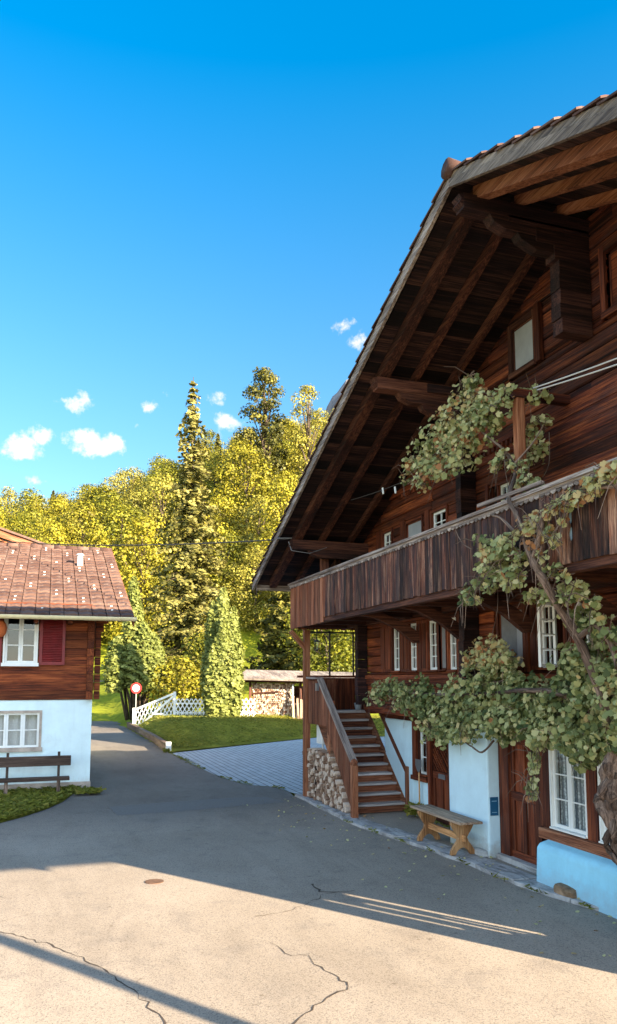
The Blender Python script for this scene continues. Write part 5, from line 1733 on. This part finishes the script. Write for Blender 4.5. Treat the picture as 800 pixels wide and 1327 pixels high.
# individual garden trees
mbt, lf = columnar(3, 6.8, [(0, 0, .15, 6.9, .62), (.42, .30, .1, 5.9, .55), (-.42, -.25, .1, 6.2, .55), (.38, -.45, .1, 5.2, .5), (-.35, .5, .1, 5.0, .5), (.75, 0, .1, 3.9, .42), (-.78, .1, .1, 4.3, .45), (0, .75, .1, 3.6, .45), (.1, -.8, .1, 3.9, .45)], 'thuja', 24000)
place(tree_obj('columnar_thuja', mbt, lf, label='dense columnar thuja standing in the gap of the white lattice fence'), 289, 40.9)
mbt, lf = conifer(21, 26.3, 4.5, 'needle', 1.0, .42, .05, (.28, .50), .2)
place(tree_obj('spruce_tree', mbt, lf, label='tall slender spruce with pale drooping branches, its tip above the woods'), 245, 64)
def leaning(seed):
    mb, lf = columnar(seed, 7.2, [(.2, -.2, 2.0, 8.6, .62), (-.9, .3, 1.9, 5.2, .75), (.9, -.5, 2.0, 5.0, .85), (-.2, .5, 1.7, 5.8, .8), (.5, .5, 1.9, 4.6, .75), (-1.3, 0, 2.3, 4.2, .5), (1.5, .3, 1.6, 3.8, .6)], 'thuja', 12000)
    for k in range(5): mb.tube([(.1 * k - .2, 0, 0), (.25 * (k - 2), .1 * (k - 2), 1.2), (.5 * (k - 2), .15 * (k - 2), 2.6)], [.14, .10, .05], 7)
    return mb, lf


mbt, lf = leaning(8); place(tree_obj('juniper_tree', mbt, lf, label='old juniper with bare twisting trunks and pointed crown behind the sign'), 178, 46.5, rot=1.9)
mbt, lf = conifer(33, 12, 3.6, 'needleD', 1.0, .3, .0, (.3, .55), .25)
place(tree_obj('conifer_tree', mbt, lf, label='broad dark green conifer just right of the columnar thuja, below the eaves'), 372, 66, dz=-.3)
mbt, lf = deciduous(71, 3.2, 2.0, 'leafA', 4000, (.12, .24), .02)
place(tree_obj('garden_shrub', mbt, lf, label='golden shrub under the spruce behind the white gate'), 236, 47)
mbt, lf = deciduous(72, 4.6, 2.6, 'leafB', 5000, (.14, .26), .02)
place(tree_obj('garden_shrub', mbt, lf, label='green bush filling the space right of the spruce trunk'), 268, 54)

for sd_, u_, y_, h_, lb_ in ((74, 424, 57, 7.5, 'leafy bush seen through the porch window, left of two'), (75, 462, 61, 8.5, 'leafy bush seen through the porch window, close to the house corner'), (76, 385, 84, 9.5, 'green tree at the foot of the slope behind the woodshed')):
    mbt, lf = deciduous(sd_, h_, h_ * .42, 'leafB', 5200, (.16, .32), .02)
    place(tree_obj('garden_shrub', mbt, lf, label=lb_), u_, y_)

# woodland on the hill
proto = []
kinds = [('deciduous_tree', 'leafA', 'golden green broadleaf tree in the woods on the slope'), ('deciduous_tree', 'leafB', 'darker green broadleaf tree in the woods on the slope'), ('deciduous_tree', 'leafC', 'pale yellowish broadleaf tree in the woods on the slope')]
seed = 100
for ki, cnt in ((0, 3), (1, 3), (2, 2)):
    for c in range(cnt):
        seed += 1
        mbt, lf = deciduous(seed, 13, 4.4 + .4 * (c % 2), kinds[ki][1], 7000, (.17, .38), .06)
        proto.append((ki, tree_obj(kinds[ki][0], mbt, lf, label=kinds[ki][2], group='woodland trees on the slope')))
mbt, lf = conifer(55, 14, 3.0, 'needleD', .9, .32, .05, (.3, .6), .22)
proto.append((3, tree_obj('conifer_tree', mbt, lf, label='dark conifer in the woods on the slope', group='woodland trees on the slope')))


def copy_tree(root):
    c = root.copy(); COL.objects.link(c)
    for ch in root.children:
        k = ch.copy(); COL.objects.link(k); k.parent = c
    return c


used = set(); spots = []
yc = 86.
while yc < 188:
    x0 = -.435 * yc; x1 = .10 * yc; x = x0 + R.uniform(0, 4)
    while x < x1:
        spots.append((x + R.uniform(-1.5, 1.5), yc + R.uniform(-2.5, 2.5))); x += R.uniform(4.6, 6.6) * (.85 + yc / 400)
    yc += 7.2 + (yc - 86) * .03
for yc in (74, 88, 102, 118, 136, 156):
    x = .11 * yc
    while x < .42 * yc: spots.append((x + R.uniform(-2, 2), yc + R.uniform(-3, 3))); x += R.uniform(6.5, 9.5)
spots.sort(key=lambda p: p[1])
print('woodland spots', len(spots))
for i, (x, y) in enumerate(spots[:285]):
    q = R.random(); nz = mnoise.noise(Vector((x * .05, y * .05, 3)))
    ki = 3 if q > .955 else (0 if q + nz * .5 < .48 else (1 if q + nz * .5 < .78 else 2))
    cand = [j for j, (k, o) in enumerate(proto) if k == ki]; j = R.choice(cand); src = proto[j][1]
    if j in used: o = copy_tree(src)
    else: o = src; used.add(j)
    sc = R.uniform(.72, 1.12); u = 400 + x / y * 1000
    place(o, u, y, -.4, sc=(sc * R.uniform(.9, 1.15), sc * R.uniform(.9, 1.15), sc * R.uniform(.9, 1.15)))
for j, (k, o) in enumerate(proto):
    if j not in used: place(o, 60 + 30 * j, 100 + 5 * j, -.4)
# a few that stand out against the sky or at the wood's edge
mbt, lf = deciduous(77, 28, 4.3, 'needleD', 8000, (.25, .55), .25)
place(tree_obj('pine_tree', mbt, lf, label='tall bushy dark conifer, highest tree on the skyline left of the roof'), 341, 118, sc=1.0)
mbt, lf = deciduous(78, 25, 3.8, 'leafC', 5200, (.22, .42), .1)
place(tree_obj('birch_tree', mbt, lf, label='slim pale birch with thin top beside the tall dark conifer'), 400, 116)
mbt, lf = deciduous(79, 17, 5.4, 'leafA', 6500, (.24, .5), .05)
place(tree_obj('beech_tree', mbt, lf, label='broad golden tree on the skyline just below the tall dark conifer'), 318, 108)
mbt, lf = deciduous(80, 12.5, 4.6, 'leafB', 6000, (.24, .5), .05)
place(tree_obj('oak_tree', mbt, lf, label='rounded green tree top standing out on the left skyline'), 128, 128)
mbt, lf = conifer(81, 13, 2.6, 'needleD', .9, .3, .05, (.3, .6), .2)
place(tree_obj('conifer_tree', mbt, lf, label='small pointed dark conifer on the skyline left of the spruce'), 176, 132)
# meadow path
P = [(-80, 74), (-40, 73), (-25, 71), (-14, 68), (0, 66), (30, 66)]
mb = MB(); vs = []
for x, y in P:
    for k in (-.6, .6): s_, n_ = fr(x, y + k); vs.append((s_, n_, hill(x, y + k) + .06))
mb.raw(vs, [(2 * i, 2 * i + 2, 2 * i + 3, 2 * i + 1) for i in range(len(P) - 1)]); tag(mb.build('path', 'timberedge'), kind='structure')

# far mountain
mb = MB(); xs = np.linspace(-2200, 2400, 260); ys = np.linspace(1900, 3900, 22); vs = []
for j, y in enumerate(ys):
    for x in xs:
        pk = float(np.interp(x, [-2200, -1000, -400, 0, 40, 85, 140, 260, 420, 700, 1500, 2400], [420, 520, 690, 850, 1040, 1200, 1240, 1230, 1120, 960, 820, 500]))
        t = 1 - abs(y - 2900) / 1000.; z = pk * max(0, t) ** .75 * (1 - sum(.075 * .5 ** o_ * abs(mnoise.noise(Vector((x * .006 * 2 ** o_, y * .004 * 2 ** o_, o_ + 1.)))) for o_ in range(4)) * (2.2 - 1.2 * t)) - 5
        s_, n_ = fr(x, y); vs.append((s_, n_, z))
w = len(xs); mb.raw(vs, [(j * w + i, j * w + i + 1, (j + 1) * w + i + 1, (j + 1) * w + i) for j in range(len(ys) - 1) for i in range(w - 1)])
tag(mb.build('mountain', 'rocktop'), kind='structure')

# ------------------------------------------------------------------ light, sky, camera
EL = 18.7
sun_az = Vector((-.826, -.563, 0)).normalized()
to_sun = sun_az * cos(radians(EL)) + Vector((0, 0, sin(radians(EL))))
sl = bpy.data.lights.new('sun', 'SUN'); sl.energy = 5.0; sl.angle = radians(.5); sl.color = (1.0, .85, .62)
so = bpy.data.objects.new('sun', sl); COL.objects.link(so); so.rotation_euler = to_sun.to_track_quat('Z', 'Y').to_euler(); so.location = (-40, -30, 30)

wd = bpy.data.worlds.new('World'); scene.world = wd; wd.use_nodes = True
nt = wd.node_tree; bg = nt.nodes['Background']; bg.inputs[1].default_value = .08
sky = nt.nodes.new('ShaderNodeTexSky'); sky.sky_type = 'NISHITA'; sky.sun_disc = False; sky.sun_elevation = radians(EL); sky.sun_rotation = atan2(sun_az.x, sun_az.y)
sky.altitude = 800; sky.air_density = 1.0; sky.dust_density = .3; sky.ozone_density = 1.6
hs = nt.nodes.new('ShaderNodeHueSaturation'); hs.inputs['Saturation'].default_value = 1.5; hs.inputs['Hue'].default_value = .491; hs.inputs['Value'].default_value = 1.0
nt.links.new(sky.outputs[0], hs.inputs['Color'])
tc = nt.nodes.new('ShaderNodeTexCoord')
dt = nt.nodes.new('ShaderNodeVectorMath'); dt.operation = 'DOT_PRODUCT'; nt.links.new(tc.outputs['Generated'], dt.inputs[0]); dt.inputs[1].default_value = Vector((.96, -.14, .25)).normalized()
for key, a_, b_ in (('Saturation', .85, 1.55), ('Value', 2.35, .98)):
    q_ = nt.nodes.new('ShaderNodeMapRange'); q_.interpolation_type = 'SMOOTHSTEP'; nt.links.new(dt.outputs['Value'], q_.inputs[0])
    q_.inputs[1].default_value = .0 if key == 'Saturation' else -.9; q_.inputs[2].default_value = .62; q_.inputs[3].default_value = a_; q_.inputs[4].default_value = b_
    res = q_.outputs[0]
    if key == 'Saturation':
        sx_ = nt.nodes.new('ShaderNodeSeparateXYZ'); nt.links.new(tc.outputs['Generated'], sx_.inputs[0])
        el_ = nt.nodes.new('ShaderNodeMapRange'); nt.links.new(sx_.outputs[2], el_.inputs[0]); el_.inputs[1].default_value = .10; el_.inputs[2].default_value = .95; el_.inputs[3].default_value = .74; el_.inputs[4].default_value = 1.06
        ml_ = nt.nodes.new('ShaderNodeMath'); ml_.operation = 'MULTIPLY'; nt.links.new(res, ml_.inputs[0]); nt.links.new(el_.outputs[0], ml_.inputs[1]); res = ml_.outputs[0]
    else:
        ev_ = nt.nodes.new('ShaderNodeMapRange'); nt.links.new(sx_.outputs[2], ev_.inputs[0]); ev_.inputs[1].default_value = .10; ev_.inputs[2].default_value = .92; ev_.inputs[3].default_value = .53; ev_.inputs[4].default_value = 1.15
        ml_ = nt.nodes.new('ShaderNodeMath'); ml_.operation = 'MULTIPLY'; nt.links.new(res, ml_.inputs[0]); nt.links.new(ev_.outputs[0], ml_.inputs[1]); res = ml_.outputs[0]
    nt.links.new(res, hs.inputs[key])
nz = nt.nodes.new('ShaderNodeTexNoise'); nz.inputs['Scale'].default_value = 26.; nz.inputs['Detail'].default_value = 7.; nz.inputs['Roughness'].default_value = .62
nt.links.new(tc.outputs['Generated'], nz.inputs['Vector'])
acc = None


def wmath(op, a, b):
    m = nt.nodes.new('ShaderNodeMath'); m.operation = op
    for i, v in enumerate((a, b)):
        if isinstance(v, bpy.types.NodeSocket): nt.links.new(v, m.inputs[i])
        else: m.inputs[i].default_value = v
    return m.outputs[0]


for u, v, rad, amp in ((28, 580, 26, 1.0), (56, 566, 18, .9), (110, 574, 30, 1.0), (146, 574, 22, .95), (96, 530, 24, .85), (80, 520, 14, .7), (192, 528, 14, .7), (180, 552, 10, .6), (212, 508, 10, .5), (282, 520, 16, .6), (446, 422, 12, .45), (466, 445, 18, .7), (290, 545, 22, .9), (45, 620, 16, .7), (300, 330, 5, .1)):
    d = Vector(ray(u, v)).normalized()
    vm = nt.nodes.new('ShaderNodeVectorMath'); vm.operation = 'SUBTRACT'; nt.links.new(tc.outputs['Generated'], vm.inputs[0]); vm.inputs[1].default_value = d
    v2 = nt.nodes.new('ShaderNodeVectorMath'); v2.operation = 'MULTIPLY'; nt.links.new(vm.outputs[0], v2.inputs[0]); v2.inputs[1].default_value = (1, 1, 1.5)
    ln_ = nt.nodes.new('ShaderNodeVectorMath'); ln_.operation = 'LENGTH'; nt.links.new(v2.outputs[0], ln_.inputs[0])
    mr = nt.nodes.new('ShaderNodeMapRange'); mr.interpolation_type = 'SMOOTHSTEP'; nt.links.new(ln_.outputs['Value'], mr.inputs[0])
    mr.inputs[1].default_value = 0; mr.inputs[2].default_value = rad / 1000 * 1.5; mr.inputs[3].default_value = amp; mr.inputs[4].default_value = 0
    acc = mr.outputs[0] if acc is None else wmath('MAXIMUM', acc, mr.outputs[0])
den = wmath('ADD', acc, wmath('MULTIPLY', wmath('SUBTRACT', nz.outputs[0], .5), 3.3))
cm = nt.nodes.new('ShaderNodeMapRange'); cm.interpolation_type = 'SMOOTHSTEP'; nt.links.new(wmath('MULTIPLY', den, wmath('GREATER_THAN', acc, .001)), cm.inputs[0])
cm.inputs[1].default_value = .30; cm.inputs[2].default_value = .95; cm.inputs[3].default_value = 0; cm.inputs[4].default_value = .92
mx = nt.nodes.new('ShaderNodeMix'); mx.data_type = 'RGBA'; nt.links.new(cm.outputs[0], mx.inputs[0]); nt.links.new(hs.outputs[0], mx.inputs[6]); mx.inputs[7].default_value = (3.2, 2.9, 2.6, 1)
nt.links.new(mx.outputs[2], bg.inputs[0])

cd = bpy.data.cameras.new('camera'); co = bpy.data.objects.new('camera', cd); COL.objects.link(co)
cd.sensor_fit = 'HORIZONTAL'; cd.sensor_width = 36; cd.lens = 45.0; cd.shift_y = (PV - 663.5) / 800; cd.shift_x = 0; cd.clip_end = 9000; cd.clip_start = .05
co.location = CAM
fwd = Vector((DY, NY, 0)) * cos(PITCH) + Vector((0, 0, sin(PITCH)))
co.rotation_euler = fwd.to_track_quat('-Z', 'Y').to_euler()
scene.camera = co
vs_ = scene.view_settings; vs_.view_transform = 'Standard'; vs_.look = 'None'; vs_.exposure = 2.5; vs_.gamma = 1.0
scene.render.engine = 'CYCLES'; scene.cycles.max_bounces = 6; scene.cycles.diffuse_bounces = 4; scene.cycles.transparent_max_bounces = 12
